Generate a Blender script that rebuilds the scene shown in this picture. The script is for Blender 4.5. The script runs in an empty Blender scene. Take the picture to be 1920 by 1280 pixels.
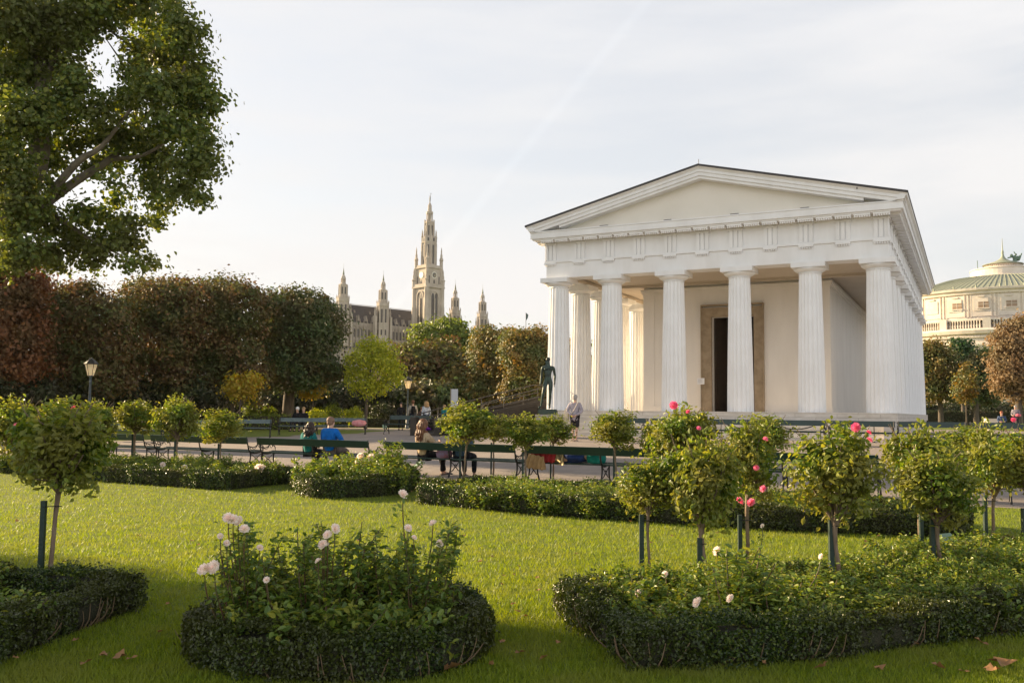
import bpy, math, random
import numpy as np
from mathutils import Vector, geometry
R = math.radians
S = bpy.context.scene
COL = S.collection
random.seed(7); RNG = np.random.default_rng(11)

# ---------------------------------------------------------------- camera, sky, sun, exposure
CAM_PITCH, CAM_ROLL, CAM_F, CAM_H = R(4.4746), R(.5911), 1706.1, 1.5
cd = bpy.data.cameras.new("camera"); cam = bpy.data.objects.new("camera", cd); COL.objects.link(cam)
cd.sensor_width = 36; cd.lens = 36*CAM_F/1920; cd.clip_start = .05; cd.clip_end = 5000
fw = np.array([0, math.cos(CAM_PITCH), math.sin(CAM_PITCH)])
up0 = np.array([0, -math.sin(CAM_PITCH), math.cos(CAM_PITCH)]); rt0 = np.array([1., 0, 0])
rt = math.cos(CAM_ROLL)*rt0+math.sin(CAM_ROLL)*up0
up = -math.sin(CAM_ROLL)*rt0+math.cos(CAM_ROLL)*up0
from mathutils import Matrix
cam.matrix_world = Matrix(((rt[0], up[0], -fw[0], 0), (rt[1], up[1], -fw[1], 0), (rt[2], up[2], -fw[2], CAM_H), (0, 0, 0, 1)))
S.camera = cam
S.view_settings.view_transform = 'Standard'; S.view_settings.look = 'None'
S.view_settings.exposure = 1.33; S.view_settings.gamma = 1
SUN_EL, SUN_PHI = R(17), R(29)             # sun low on the left, a little behind the temple
sd = Vector((-math.cos(SUN_PHI)*math.cos(SUN_EL), math.sin(SUN_PHI)*math.cos(SUN_EL), math.sin(SUN_EL)))
sl = bpy.data.lights.new("sun", 'SUN'); sl.energy = 5.0; sl.angle = R(.6); sl.color = (1, .76, .46)
so = bpy.data.objects.new("sun", sl); COL.objects.link(so); so.rotation_euler = sd.to_track_quat('Z', 'Y').to_euler(); so.location = (-30, 0, 30)
W = bpy.data.worlds.new("World"); S.world = W; W.use_nodes = True
nt = W.node_tree; nt.nodes.clear()
def wn(t, **k):
    n = nt.nodes.new(t)
    for a, b in k.items(): setattr(n, a, b)
    return n
sky = wn('ShaderNodeTexSky', sky_type='NISHITA', sun_disc=False, sun_elevation=SUN_EL, sun_rotation=math.atan2(sd.x, sd.y), dust_density=2.0)
tc = wn('ShaderNodeTexCoord'); mp = wn('ShaderNodeMapping'); mp.inputs['Scale'].default_value = (1.0, 2.0, 6.5); mp.inputs['Rotation'].default_value = (.1, .55, .3)
nz = wn('ShaderNodeTexNoise'); nz.inputs['Scale'].default_value = 1.7; nz.inputs['Detail'].default_value = 7; nz.inputs['Roughness'].default_value = .55
rp = wn('ShaderNodeValToRGB'); rp.color_ramp.elements[0].position = .34; rp.color_ramp.elements[0].color = (.70, .70, .70, 1); rp.color_ramp.elements[1].position = .62; rp.color_ramp.elements[1].color = (1, 1, 1, 1)
sep = wn('ShaderNodeSeparateXYZ')
veil = wn('ShaderNodeMixRGB'); veil.blend_type = 'MIX'
cl = wn('ShaderNodeMixRGB'); cl.inputs[1].default_value = (4.72, 4.62, 4.52, 1); cl.inputs[2].default_value = (4.40, 4.45, 4.62, 1)
rz = wn('ShaderNodeMapRange'); rz.inputs[1].default_value = .0; rz.inputs[2].default_value = .55
zen = wn('ShaderNodeMapRange', interpolation_type='SMOOTHSTEP'); zen.inputs[1].default_value = .38; zen.inputs[2].default_value = .85; zen.inputs[3].default_value = 1.0; zen.inputs[4].default_value = .22
zm = wn('ShaderNodeVectorMath', operation='SCALE')
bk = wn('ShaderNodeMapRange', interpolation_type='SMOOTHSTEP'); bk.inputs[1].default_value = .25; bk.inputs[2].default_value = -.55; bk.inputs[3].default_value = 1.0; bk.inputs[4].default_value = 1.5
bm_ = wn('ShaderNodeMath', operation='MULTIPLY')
# a faint contrail: a great circle through two directions
def pdir(x, y):
    d = fw+rt*(x-960)/CAM_F+up*(640-y)/CAM_F
    return Vector(d).normalized()
cn = pdir(1215, 0).cross(pdir(905, 375)).normalized()
dt = wn('ShaderNodeVectorMath', operation='DOT_PRODUCT'); dt.inputs[1].default_value = cn
ab = wn('ShaderNodeMath', operation='ABSOLUTE'); cr = wn('ShaderNodeMapRange'); cr.inputs[1].default_value = .002; cr.inputs[2].default_value = .007; cr.inputs[3].default_value = 1.03; cr.inputs[4].default_value = 1.0
con = wn('ShaderNodeVectorMath', operation='SCALE')
bg = wn('ShaderNodeBackground'); bg.inputs[1].default_value = .08; ow = wn('ShaderNodeOutputWorld')
L_ = nt.links.new
L_(tc.outputs['Generated'], mp.inputs[0]); L_(mp.outputs[0], nz.inputs[0]); L_(nz.outputs[0], rp.inputs[0])
L_(tc.outputs['Generated'], sep.inputs[0]); L_(sep.outputs[2], rz.inputs[0]); L_(rz.outputs[0], cl.inputs[0])
L_(rp.outputs[0], veil.inputs[0]); L_(sky.outputs[0], veil.inputs[1]); L_(cl.outputs[0], veil.inputs[2])
L_(tc.outputs['Generated'], dt.inputs[0]); L_(dt.outputs['Value'], ab.inputs[0]); L_(ab.outputs[0], cr.inputs[0])
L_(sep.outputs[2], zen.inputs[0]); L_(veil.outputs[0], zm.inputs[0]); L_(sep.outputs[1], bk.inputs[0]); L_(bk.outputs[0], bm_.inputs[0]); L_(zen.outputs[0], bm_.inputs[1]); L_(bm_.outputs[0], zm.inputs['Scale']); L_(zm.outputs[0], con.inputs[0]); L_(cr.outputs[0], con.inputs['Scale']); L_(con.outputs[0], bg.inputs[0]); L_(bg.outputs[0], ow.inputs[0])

# ---------------------------------------------------------------- layout helpers
YAW = .4682
nV = np.array([math.sin(YAW), math.cos(YAW), 0]); uV = np.array([math.cos(YAW), -math.sin(YAW), 0])
TO = np.array([1.3328, 39.1415, 0])
def sm(t):
    t = np.clip(t, 0, 1); return t*t*(3-2*t)
def gz(X, Y):
    s = X*nV[0]+Y*nV[1]; u = X*uV[0]+Y*uV[1]
    top = .37+.23*sm((u+27)/9)
    z = top*np.clip((s-18)/13.5, 0, 1)
    return z-.15*sm((s-50)/25)*sm((-18-u)/4)
def ray(x, y): return fw+rt*(x-960)/CAM_F+up*(640-y)/CAM_F
def gp(x, y):
    d = ray(x, y); o = np.array([0, 0, CAM_H])
    for t in np.geomspace(1, 400, 6000):
        P = o+d*t
        if P[2] < gz(P[0], P[1]): break
    return float(P[0]), float(P[1])
def at(x, y, d):
    r = ray(x, y); return np.array([0, 0, CAM_H])+r*(d/r[1])
def atg(x, d):                               # ground point under image column x at depth d
    P = at(x, 770, d); return float(P[0]), float(P[1]), float(gz(P[0], P[1]))
def su(s, u):
    P = nV*s+uV*u; return float(P[0]), float(P[1])
def ux(x, s):                                # u of the point where image column x meets the line s
    d = ray(x, 800); t = s/(d@nV); return float((d*t)@uV)
def tops(x, y, d): return float(at(x, y, d)[2])

# ---------------------------------------------------------------- object helpers
def tag(o, label=None, cat=None, group=None, kind=None):
    if label: o['label'] = label
    if cat: o['category'] = cat
    if group: o['group'] = group
    if kind: o['kind'] = kind
    return o
def empty(name, loc, rz=0, label=None, cat=None, group=None):
    o = bpy.data.objects.new(name, None); COL.objects.link(o); o.location = loc; o.rotation_euler = (0, 0, rz)
    o.empty_display_size = .2
    return tag(o, label, cat, group)
KIDS = {}
def mesh_from(name, chunks, mats, parent=None, loc=None):
    vs, ls, lt, mi, smo = [], [], [], [], []; off = 0
    for V, F, m, s in chunks:
        V = np.asarray(V, np.float32).reshape(-1, 3)
        if isinstance(F, np.ndarray) and F.ndim == 2:
            ls.append((F+off).ravel()); lt.append(np.full(len(F), F.shape[1])); k = len(F)
        else:
            k = len(F)
            if k:
                ls.append(np.concatenate([np.asarray(f) for f in F])+off); lt.append(np.array([len(f) for f in F]))
        mi.append(np.full(k, m) if np.isscalar(m) else np.asarray(m)); smo.append(np.full(k, s))
        vs.append(V); off += len(V)
    V = np.concatenate(vs); L = np.concatenate(ls).astype(np.int32); T = np.concatenate(lt).astype(np.int32)
    me = bpy.data.meshes.new(name); me.vertices.add(len(V)); me.vertices.foreach_set('co', V.ravel())
    me.loops.add(len(L)); me.loops.foreach_set('vertex_index', L)
    me.polygons.add(len(T)); me.polygons.foreach_set('loop_start', np.concatenate([[0], np.cumsum(T)[:-1]]).astype(np.int32))
    me.polygons.foreach_set('loop_total', T)
    me.polygons.foreach_set('material_index', np.concatenate(mi).astype(np.int32))
    me.polygons.foreach_set('use_smooth', np.concatenate(smo).astype(bool))
    for m in mats: me.materials.append(m)
    me.update(calc_edges=True); me.validate()
    o = bpy.data.objects.new(name, me); COL.objects.link(o)
    if parent is not None: o.parent = parent; KIDS.setdefault(parent.name, []).append(o)
    if loc is not None: o.location = loc
    return o
def dup(o, parent=None):
    c = o.copy(); COL.objects.link(c)
    if parent is not None: c.parent = parent; KIDS.setdefault(parent.name, []).append(c)
    for k in KIDS.get(o.name, []): dup(k, c)
    return c
def smooth_path(P, k=5):
    P = [np.asarray(p, float) for p in P]
    if len(P) < 3: return P
    out = []
    for i in range(len(P)-1):
        a = P[i-1] if i else 2*P[0]-P[1]; b, c = P[i], P[i+1]; d = P[i+2] if i+2 < len(P) else 2*P[-1]-P[-2]
        for j in range(k):
            t = j/k; out.append(.5*((2*b)+(c-a)*t+(2*a-5*b+4*c-d)*t*t+(3*b-a-3*c+d)*t**3))
    out.append(P[-1]); return out
class MB:
    def __init__(s): s.c = []
    def box(s, x0, x1, y0, y1, z0, z1, m=0):
        V = [(x0, y0, z0), (x1, y0, z0), (x1, y1, z0), (x0, y1, z0), (x0, y0, z1), (x1, y0, z1), (x1, y1, z1), (x0, y1, z1)]
        s.c.append((V, np.array([[0, 3, 2, 1], [4, 5, 6, 7], [0, 1, 5, 4], [1, 2, 6, 5], [2, 3, 7, 6], [3, 0, 4, 7]]), m, False)); return s
    def hexa(s, V, m=0):
        s.c.append((V, np.array([[0, 3, 2, 1], [4, 5, 6, 7], [0, 1, 5, 4], [1, 2, 6, 5], [2, 3, 7, 6], [3, 0, 4, 7]]), m, False)); return s
    def tube(s, P, r, n=8, m=0, k=0, smooth=True):
        if k: 
            rr = r if not np.isscalar(r) else [r]*len(P)
            P2 = smooth_path(P, k); rr = np.interp(np.linspace(0, len(P)-1, len(P2)), range(len(P)), rr); P = P2
        else: rr = [r]*len(P) if np.isscalar(r) else r
        P = np.array([np.asarray(p, float) for p in P]); T = np.gradient(P, axis=0); T /= np.linalg.norm(T, axis=1)[:, None]+1e-9
        a = np.array([0, 0, 1.]) if abs(T[0][2]) < .9 else np.array([1., 0, 0])
        x = np.cross(a, T[0]); x /= np.linalg.norm(x); V = []
        th = np.arange(n)*2*math.pi/n
        for i in range(len(P)):
            x = x-T[i]*(x@T[i]); x /= np.linalg.norm(x)+1e-9; y = np.cross(T[i], x)
            V.append(P[i]+rr[i]*(np.cos(th)[:, None]*x+np.sin(th)[:, None]*y))
        V = np.concatenate(V); F = []
        for i in range(len(P)-1):
            for j in range(n): F.append((i*n+j, i*n+(j+1) % n, (i+1)*n+(j+1) % n, (i+1)*n+j))
        s.c.append((V, np.array(F), m, smooth))
        s.c.append((V[:n], [tuple(range(n))[::-1]], m, False)); s.c.append((V[-n:], [tuple(range(n))], m, False)); return s
    def lathe(s, prof, n=16, c=(0, 0, 0), m=0, smooth=True, rot=0, sx=1, sy=1):
        th = np.arange(n)*2*math.pi/n+rot; V = []
        for r, z in prof: V.append(np.stack([c[0]+sx*r*np.cos(th), c[1]+sy*r*np.sin(th), np.full(n, c[2]+z)], 1))
        V = np.concatenate(V); F = []
        for i in range(len(prof)-1):
            for j in range(n): F.append((i*n+j, i*n+(j+1) % n, (i+1)*n+(j+1) % n, (i+1)*n+j))
        s.c.append((V, np.array(F), m, smooth))
        if prof[0][0] > 1e-4: s.c.append((V[:n], [tuple(range(n))[::-1]], m, False))
        if prof[-1][0] > 1e-4: s.c.append((V[-n:], [tuple(range(n))], m, False))
        return s
    def prism(s, poly, a, b, axis='z', m=0):
        n = len(poly); V = []
        for h in (a, b):
            for p in poly:
                V.append((p[0], p[1], h) if axis == 'z' else ((p[0], h, p[1]) if axis == 'y' else (h, p[0], p[1])))
        F = [tuple(range(n))[::-1], tuple(range(n, 2*n))]+[(i, (i+1) % n, n+(i+1) % n, n+i) for i in range(n)]
        s.c.append((V, F, m, False)); return s
    def ball(s, c, r, n=10, m=0, k=6, sz=1):
        pr = [(max(1e-5, r*math.sin(math.pi*i/k)), -r*sz*math.cos(math.pi*i/k)) for i in range(k+1)]
        return s.lathe(pr, n, c, m)
    def add(s, V, F, m=0, sm_=False): s.c.append((V, F, m, sm_)); return s
    def build(s, name, mats, parent=None, loc=None):
        return mesh_from(name, s.c, mats if isinstance(mats, (list, tuple)) else [mats], parent, loc)

# ---------------------------------------------------------------- materials
MT = {}
def mat(name, col, rough=.6, metal=0, noise=None, scale=5, bump=0, bscale=40, spec=.5, detail=4, stretch=None, coat=0):
    if name in MT: return MT[name]
    m = bpy.data.materials.new(name); m.use_nodes = True; t = m.node_tree; b = t.nodes['Principled BSDF']
    b.inputs['Base Color'].default_value = (*col, 1); b.inputs['Roughness'].default_value = rough; b.inputs['Metallic'].default_value = metal
    b.inputs['Specular IOR Level'].default_value = spec; b.inputs['Coat Weight'].default_value = coat
    co = t.nodes.new('ShaderNodeTexCoord'); src = co.outputs['Object']
    if stretch:
        mp = t.nodes.new('ShaderNodeMapping'); mp.inputs['Scale'].default_value = stretch; t.links.new(src, mp.inputs[0]); src = mp.outputs[0]
    if noise is not None:
        n = t.nodes.new('ShaderNodeTexNoise'); n.inputs['Scale'].default_value = scale; n.inputs['Detail'].default_value = detail; n.inputs['Roughness'].default_value = .65
        r = t.nodes.new('ShaderNodeValToRGB'); r.color_ramp.elements[0].position = .35; r.color_ramp.elements[1].position = .65
        r.color_ramp.elements[0].color = (*noise, 1); r.color_ramp.elements[1].color = (*col, 1)
        t.links.new(src, n.inputs[0]); t.links.new(n.outputs[0], r.inputs[0]); t.links.new(r.outputs[0], b.inputs['Base Color'])
    if bump:
        n2 = t.nodes.new('ShaderNodeTexNoise'); n2.inputs['Scale'].default_value = bscale; n2.inputs['Detail'].default_value = 5
        bp = t.nodes.new('ShaderNodeBump'); bp.inputs['Strength'].default_value = bump; bp.inputs['Distance'].default_value = .02
        t.links.new(src, n2.inputs[0]); t.links.new(n2.outputs[0], bp.inputs['Height']); t.links.new(bp.outputs[0], b.inputs['Normal'])
    MT[name] = m; return m
def leafmat(name, cols, trans=.35, rough=.42, tcol=None, spec=.5, patch=None):
    if name in MT: return MT[name]
    m = bpy.data.materials.new(name); m.use_nodes = True; t = m.node_tree; b = t.nodes['Principled BSDF']
    g = t.nodes.new('ShaderNodeNewGeometry'); r = t.nodes.new('ShaderNodeValToRGB'); el = r.color_ramp.elements
    while len(el) < len(cols): el.new(.5)
    for i, c in enumerate(cols): el[i].position = i/(len(cols)-1); el[i].color = (*c, 1)
    t.links.new(g.outputs['Random Per Island'], r.inputs[0]); outc = r.outputs[0]
    if patch:
        co = t.nodes.new('ShaderNodeTexCoord'); n = t.nodes.new('ShaderNodeTexNoise'); n.inputs['Scale'].default_value = patch[1]; n.inputs['Detail'].default_value = 3
        r2 = t.nodes.new('ShaderNodeMapRange'); r2.inputs[1].default_value = .42; r2.inputs[2].default_value = .62
        mx = t.nodes.new('ShaderNodeMixRGB'); mx.inputs[2].default_value = (*patch[0], 1)
        t.links.new(co.outputs['Object'], n.inputs[0]); t.links.new(n.outputs[0], r2.inputs[0]); t.links.new(r2.outputs[0], mx.inputs[0]); t.links.new(outc, mx.inputs[1]); outc = mx.outputs[0]
    t.links.new(outc, b.inputs['Base Color']); b.inputs['Roughness'].default_value = rough; b.inputs['Specular IOR Level'].default_value = spec
    tr = t.nodes.new('ShaderNodeBsdfTranslucent'); mi = t.nodes.new('ShaderNodeMixShader'); mi.inputs[0].default_value = trans
    hs = t.nodes.new('ShaderNodeHueSaturation'); hs.inputs['Hue'].default_value = .485; hs.inputs['Saturation'].default_value = 1.15; hs.inputs['Value'].default_value = 1.7
    t.links.new(outc, hs.inputs['Color']); t.links.new(hs.outputs[0], tr.inputs[0])
    t.links.new(b.outputs[0], mi.inputs[1]); t.links.new(tr.outputs[0], mi.inputs[2]); t.links.new(mi.outputs[0], t.nodes['Material Output'].inputs[0])
    MT[name] = m; return m
def unit(a): return a/(np.linalg.norm(a, axis=-1, keepdims=True)+1e-9)
def leaves(C, N, size, rng, aspect=.55, hexl=False, T=None, fold=.25, m=0):
    """leaf blades at C with normals N; diamond or six-sided, folded along the midrib"""
    n = len(C); L = np.asarray(size)*np.ones(n)
    N = unit(N)
    if T is None: T = rng.normal(size=(n, 3))
    T = unit(T-N*np.sum(T*N, 1, keepdims=True)); B = np.cross(N, T); Wd = (L*aspect*.5)[:, None]; L = L[:, None]
    f = fold*Wd*N
    if hexl:
        V = np.stack([C-T*L*.5, C-T*L*.2+B*Wd*.85+f, C+T*L*.15+B*Wd*.9+f, C+T*L*.55-N*L*.1, C+T*L*.15-B*Wd*.9+f, C-T*L*.2-B*Wd*.85+f], 1).reshape(-1, 3)
        i = np.arange(n)[:, None]*6
        F = np.concatenate([i+np.array([[0, 1, 2, 3]]), i+np.array([[3, 4, 5, 0]])], 1).reshape(-1, 4)
        k = 2
    else:
        V = np.stack([C-T*L*.5, C+B*Wd+f, C+T*L*.5, C-B*Wd+f], 1).reshape(-1, 3)
        i = np.arange(n)[:, None]*4
        F = np.concatenate([i+np.array([[0, 1, 2]]), i+np.array([[2, 3, 0]])], 1).reshape(-1, 3)
        k = 2
    mi = m if np.isscalar(m) else np.repeat(m, k)
    return (V, F, mi, False)
def rdir(rng, n): return unit(rng.normal(size=(n, 3)))
# ---------------------------------------------------------------- ground, paths, lawns
m_lawn = mat('lawn', (0.180, 0.219, 0.029), .8, noise=(0.117, 0.154, 0.022), scale=3.5, bump=.6, bscale=60, spec=.2)
m_path = mat('asphalt', (.34, .29, .26), .85, noise=(.27, .235, .215), scale=1.4, bump=.25, bscale=130, spec=.25)
m_gravel = mat('pale_gravel', (.42, .36, .29), .9, noise=(.36, .31, .25), scale=3, spec=.2)
m_soil = mat('soil', (.055, .04, .028), .95, noise=(.03, .022, .016), scale=14, bump=.8, bscale=30, spec=.1)
def grid_sheet(name, xs, ys, dz, m):
    X, Y = np.meshgrid(xs, ys); Z = gz(X, Y)+dz; ny, nx = X.shape
    i = (np.arange(ny-1)[:, None]*nx+np.arange(nx-1)[None]).ravel()
    F = np.stack([i, i+1, i+nx+1, i+nx], 1)
    return mesh_from(name, [(np.stack([X, Y, Z], -1).reshape(-1, 3), F, 0, True)], [m])
xs = np.concatenate([np.linspace(-900, -70, 14), np.linspace(-60, 60, 121), np.linspace(70, 900, 14)])
ys = np.concatenate([np.linspace(-60, -2, 8), np.linspace(0, 110, 111), np.linspace(125, 1500, 24)])
tag(grid_sheet('ground', xs, ys, 0, m_lawn), kind='structure')
def inpoly(p, poly):
    x, y = p; c = False; j = len(poly)-1
    for i in range(len(poly)):
        xi, yi = poly[i]; xj, yj = poly[j]
        if (yi > y) != (yj > y) and x < (xj-xi)*(y-yi)/(yj-yi)+xi: c = not c
        j = i
    return c
def sheet(name, poly, dz, m, step, parent=None):
    pts = []
    for i in range(len(poly)):
        a = np.array(poly[i]); b = np.array(poly[(i+1) % len(poly)]); k = max(1, int(np.linalg.norm(b-a)/step))
        for j in range(k): pts.append(tuple(a+(b-a)*j/k))
    nb = len(pts); xs_ = [p[0] for p in pts]; ys_ = [p[1] for p in pts]
    for x in np.arange(min(xs_), max(xs_), step):
        for y in np.arange(min(ys_), max(ys_), step):
            if inpoly((x, y), poly): pts.append((x+.01, y+.013))
    r = geometry.delaunay_2d_cdt([Vector(p) for p in pts], [], [list(range(nb))], 1, 1e-5)
    V = np.array([(v.x, v.y, gz(v.x, v.y)+dz) for v in r[0]]); F = [tuple(f) for f in r[2]]
    return tag(mesh_from(name, [(V, F, 0, True)], [m], parent), kind='structure')
P0 = 17.4
path_poly = [su(P0, -60), su(P0, -30), su(P0, -10), su(P0, 3), su(P0, 25), su(36, 40), su(72, 40), su(72, -12), su(64, -19),
             su(47, -23), gp(745, 807), gp(690, 810), gp(670, 812.8), gp(562, 815.5), gp(472, 819.5), gp(340, 823), gp(207, 827), su(24.5, -36), su(23, -60)]
sheet('path', path_poly, .008, m_path, 1.6)
p2 = [at(560, 790, 55), at(700, 790, 55), at(820, 790, 55), at(820, 790, 61), at(700, 790, 62), at(560, 790, 62)]
sheet('gravel_path', [(p[0], p[1]) for p in p2], .008, m_gravel, 2.5)
# ---------------------------------------------------------------- temple
m_white = mat('white_paint', (.85, .845, .845), .55, noise=(.765, .755, .745), scale=1.0, bump=.12, bscale=14, spec=.35, detail=8, stretch=(1.6, 1.6, .35))
m_cream = mat('cream_plaster', (.80, .765, .725), .6, noise=(.725, .69, .65), scale=.8, bump=.1, bscale=10, spec=.35, detail=8, stretch=(1.5, 1.5, .4))
m_col = mat('column_paint', (.86, .86, .865), .45, noise=(.79, .785, .78), scale=.9, spec=.4)
m_steps = mat('step_stone', (.66, .62, .57), .8, noise=(.52, .48, .43), scale=2.2, bump=.3, bscale=25, spec=.3, stretch=(1, 1, 3))
m_frame = mat('sandstone', (.36, .28, .19), .75, noise=(.26, .195, .125), scale=3.2, bump=.4, bscale=22)
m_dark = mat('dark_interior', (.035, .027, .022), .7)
m_door = mat('dark_door', (.05, .034, .024), .5, noise=(.035, .024, .018), scale=4)
m_roof = mat('dark_roof_metal', (.05, .045, .045), .5, metal=.3)
temple = empty('temple', (TO[0], TO[1], 0), -YAW, 'white temple with fluted columns and a low pediment, behind the green benches', 'temple')
TW, TL, ZS, ZA = 14., 24.6, 1.63, 7.31
t_ = m_steps.node_tree; br = t_.nodes.new('ShaderNodeTexBrick'); br.inputs['Scale'].default_value = 1.0; br.inputs['Brick Width'].default_value = 1.5; br.inputs['Row Height'].default_value = .146; br.inputs['Mortar Size'].default_value = .007; br.inputs['Color1'].default_value = (1, 1, 1, 1); br.inputs['Color2'].default_value = (.90, .89, .87, 1); br.inputs['Mortar'].default_value = (.55, .52, .48, 1)
c_ = t_.nodes.new('ShaderNodeTexCoord'); mp_ = t_.nodes.new('ShaderNodeMapping'); mp_.inputs['Rotation'].default_value = (math.pi/2, 0, 0); mp_.inputs['Location'].default_value = (0, -.022, 0); mx_ = t_.nodes.new('ShaderNodeMixRGB'); mx_.blend_type = 'MULTIPLY'; mx_.inputs[0].default_value = 1
bs_ = t_.nodes['Principled BSDF']; lk_ = bs_.inputs['Base Color'].links[0].from_socket
t_.links.new(c_.outputs['Object'], mp_.inputs[0]); t_.links.new(mp_.outputs[0], br.inputs[0]); t_.links.new(lk_, mx_.inputs[1]); t_.links.new(br.outputs[0], mx_.inputs[2]); t_.links.new(mx_.outputs[0], bs_.inputs['Base Color'])
# base: top block with the front steps
b = MB(); b.box(.06, TW, 0, TL, .2, ZS-.02)
b.box(.02, TW+.06, -.04, TL+.04, ZS-.32, ZS)
for k in range(5):
    z1 = ZS-.32-.146*k; b.box(.1-.02*k, TW-.3, -.34-.30*k, .01-.30*k+.03, .15, z1)
for x in (TW-.28, ): b.box(x, TW+.03, -1.6, -.05, .15, ZS-.42)
b.build('stylobate', m_steps, temple)
# a fluted column
def fluted(h, r0, r1, nf=20, pf=6):
    zs = [0, .02, .15, .3, .45, .6, .75, .88, 1.0]; V = []; n = nf*pf
    for k, t in enumerate(zs):
        r = r0+(r1-r0)*(t**1.25)
        a = np.arange(n)*2*math.pi/n; ph = (np.arange(n) % pf)/pf
        d = r*(1-.085*np.sin(math.pi*ph)**.75)
        V.append(np.stack([d*np.cos(a), d*np.sin(a), np.full(n, t*h)], 1))
    V = np.concatenate(V); F = []
    for i in range(len(zs)-1):
        for j in range(n): F.append((i*n+j, i*n+(j+1) % n, (i+1)*n+(j+1) % n, (i+1)*n+j))
    return V, np.array(F)
V, F = fluted(6.9-ZS, .515, .415)
HC = 6.9-ZS
def column(x, y, first=None):
    if first is None:
        c = mesh_from('column', [(V, F, 0, False)], [m_col], temple, (x, y, ZS))
        k = MB(); k.lathe([(.40, 0), (.43, .0), (.43, .025), (.415, .03), (.435, .045), (.415, .055), (.47, .075), (.55, .12), (.60, .165), (.61, .2), (.59, .215)], 40)
        k.box(-.62, .62, -.62, .62, .216, .41)
        k.build('capital', m_white, c, (0, 0, HC)); return c
    c = dup(first, temple); c.location = (x, y, ZS); return c
CX = [.52, 2.96, 5.66, 8.34, 11.04, 13.48]
CY = [.52]+list(np.linspace(3.0, TL-3.0, 8))+[TL-.52]
c0 = column(CX[0], CY[0])
for x in CX[1:]: column(x, CY[0], c0)
for x in CX: column(x, CY[-1], c0)
for y in CY[1:-1]: column(CX[0], y, c0); column(CX[-1], y, c0)
# architrave ring (a .1 inset), soffit and ceiling
e = .1
b = MB()
def ring(b, e0, e1, z0, z1, m=0):
    b.box(e0, TW-e0, e0, e1, z0, z1, m); b.box(e0, TW-e0, TL-e1, TL-e0, z0, z1, m)
    b.box(e0, e1, e1, TL-e1, z0, z1, m); b.box(TW-e1, TW-e0, e1, TL-e1, z0, z1, m)
ring(b, e, .95, ZA+.002, 7.98); ring(b, .04, .90, 7.982, 8.07)
b.build('architrave', m_white, temple)
b = MB(); ring(b, .14, .85, 8.072, 8.84); ring(b, .07, .8, 8.842, 8.93)
TX = [.3+1.334*i for i in range(11)]; TY = [.3+(TL-.6)/18*i for i in range(19)]
tri = MB()
def triglyph(horizontal, c, side):
    w = .27
    for k in range(3):
        x0 = c-w+.02+k*.183; x1 = x0+.135
        seg = (x0, x1)
        if horizontal: tri.prism([(x0-.022, -.0), (x0+.012, -.06), (x1-.012, -.06), (x1+.022, 0)], 8.074, 8.74) if False else tri.box(x0, x1, .07, .13, 8.08, 8.75)
        else:
            if side > 0: tri.box(TW-.13, TW-.085, x0, x1, 8.08, 8.75)
            else: tri.box(.085, .13, x0, x1, 8.08, 8.75)
    if horizontal:
        tri.box(c-w, c+w, .115, .138, 8.08, 8.75); tri.box(c-w-.01, c+w+.01, .06, .138, 8.752, 8.83)
        tri.box(c-w, c+w, .01, .1, 7.90, 7.98)
        for q in range(6): g = c-w+.05+q*.088; tri.lathe([(.022, 0), (.03, -.065)], 6, (g, .045, 7.90))
    else:
        xa, xb = (TW-.138, TW-.115) if side > 0 else (.115, .138)
        tri.box(xa, xb, c-w, c+w, 8.08, 8.75)
        xa, xb = (TW-.12, TW-.05) if side > 0 else (.05, .12)
        tri.box(xa, xb, c-w, c+w, 8.752, 8.83)
        xa, xb = (TW-.1, TW-.04) if side > 0 else (.04, .1)
        tri.box(xa, xb, c-w, c+w, 7.90, 7.98)
        for q in range(6): g = c-w+.05+q*.088; tri.lathe([(.016, 0), (.022, -.05)], 6, (xa+.03 if side > 0 else xa+.03, g, 7.90))
for x in TX: triglyph(True, x, 0)
for y in TY: triglyph(False, y, 1); triglyph(False, y, -1)
frieze = b.build('frieze', m_white, temple)
tri.build('triglyph_band', m_white, frieze)
# geison with mutules
b = MB(); OV = .43
def ring2(b, o0, o1, z0, z1, m=0):      # outward ring from o0 (out) to o1 (in)
    b.box(-o0, TW+o0, -o0, o1, z0, z1, m); b.box(-o0, TW+o0, TL-o1, TL+o0, z0, z1, m)
    b.box(-o0, o1, o1, TL-o1, z0, z1, m); b.box(TW-o1, TW+o0, o1, TL-o1, z0, z1, m)
ring2(b, OV, .9, 8.99, 9.24); ring2(b, OV+.03, .9, 9.242, 9.29); ring2(b, OV-.07, .9, 8.932, 8.988)
mu = MB()
nm = 21
for i in range(nm):
    c = .3+i*(TW-.6)/(nm-1)
    mu.box(c-.29, c+.29, -.34, .06, 8.865, 8.93)
    for q in range(7):
        g = c-.255+q*.085; mu.lathe([(.026, 0), (.032, -.06)], 6, (g, -.30, 8.865))
nm = 37
for i in range(nm):
    c = .3+i*(TL-.6)/(nm-1)
    for side in (0, 1):
        xa, xb = (TW-.06, TW+.33) if side else (-.33, .06)
        mu.box(xa, xb, c-.25, c+.25, 8.875, 8.93)
        for q in range(8):
            g = c-.22+q*.0629; mu.lathe([(.021, 0), (.024, -.045)], 5, (TW+.29 if side else -.29, g, 8.875))
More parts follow.
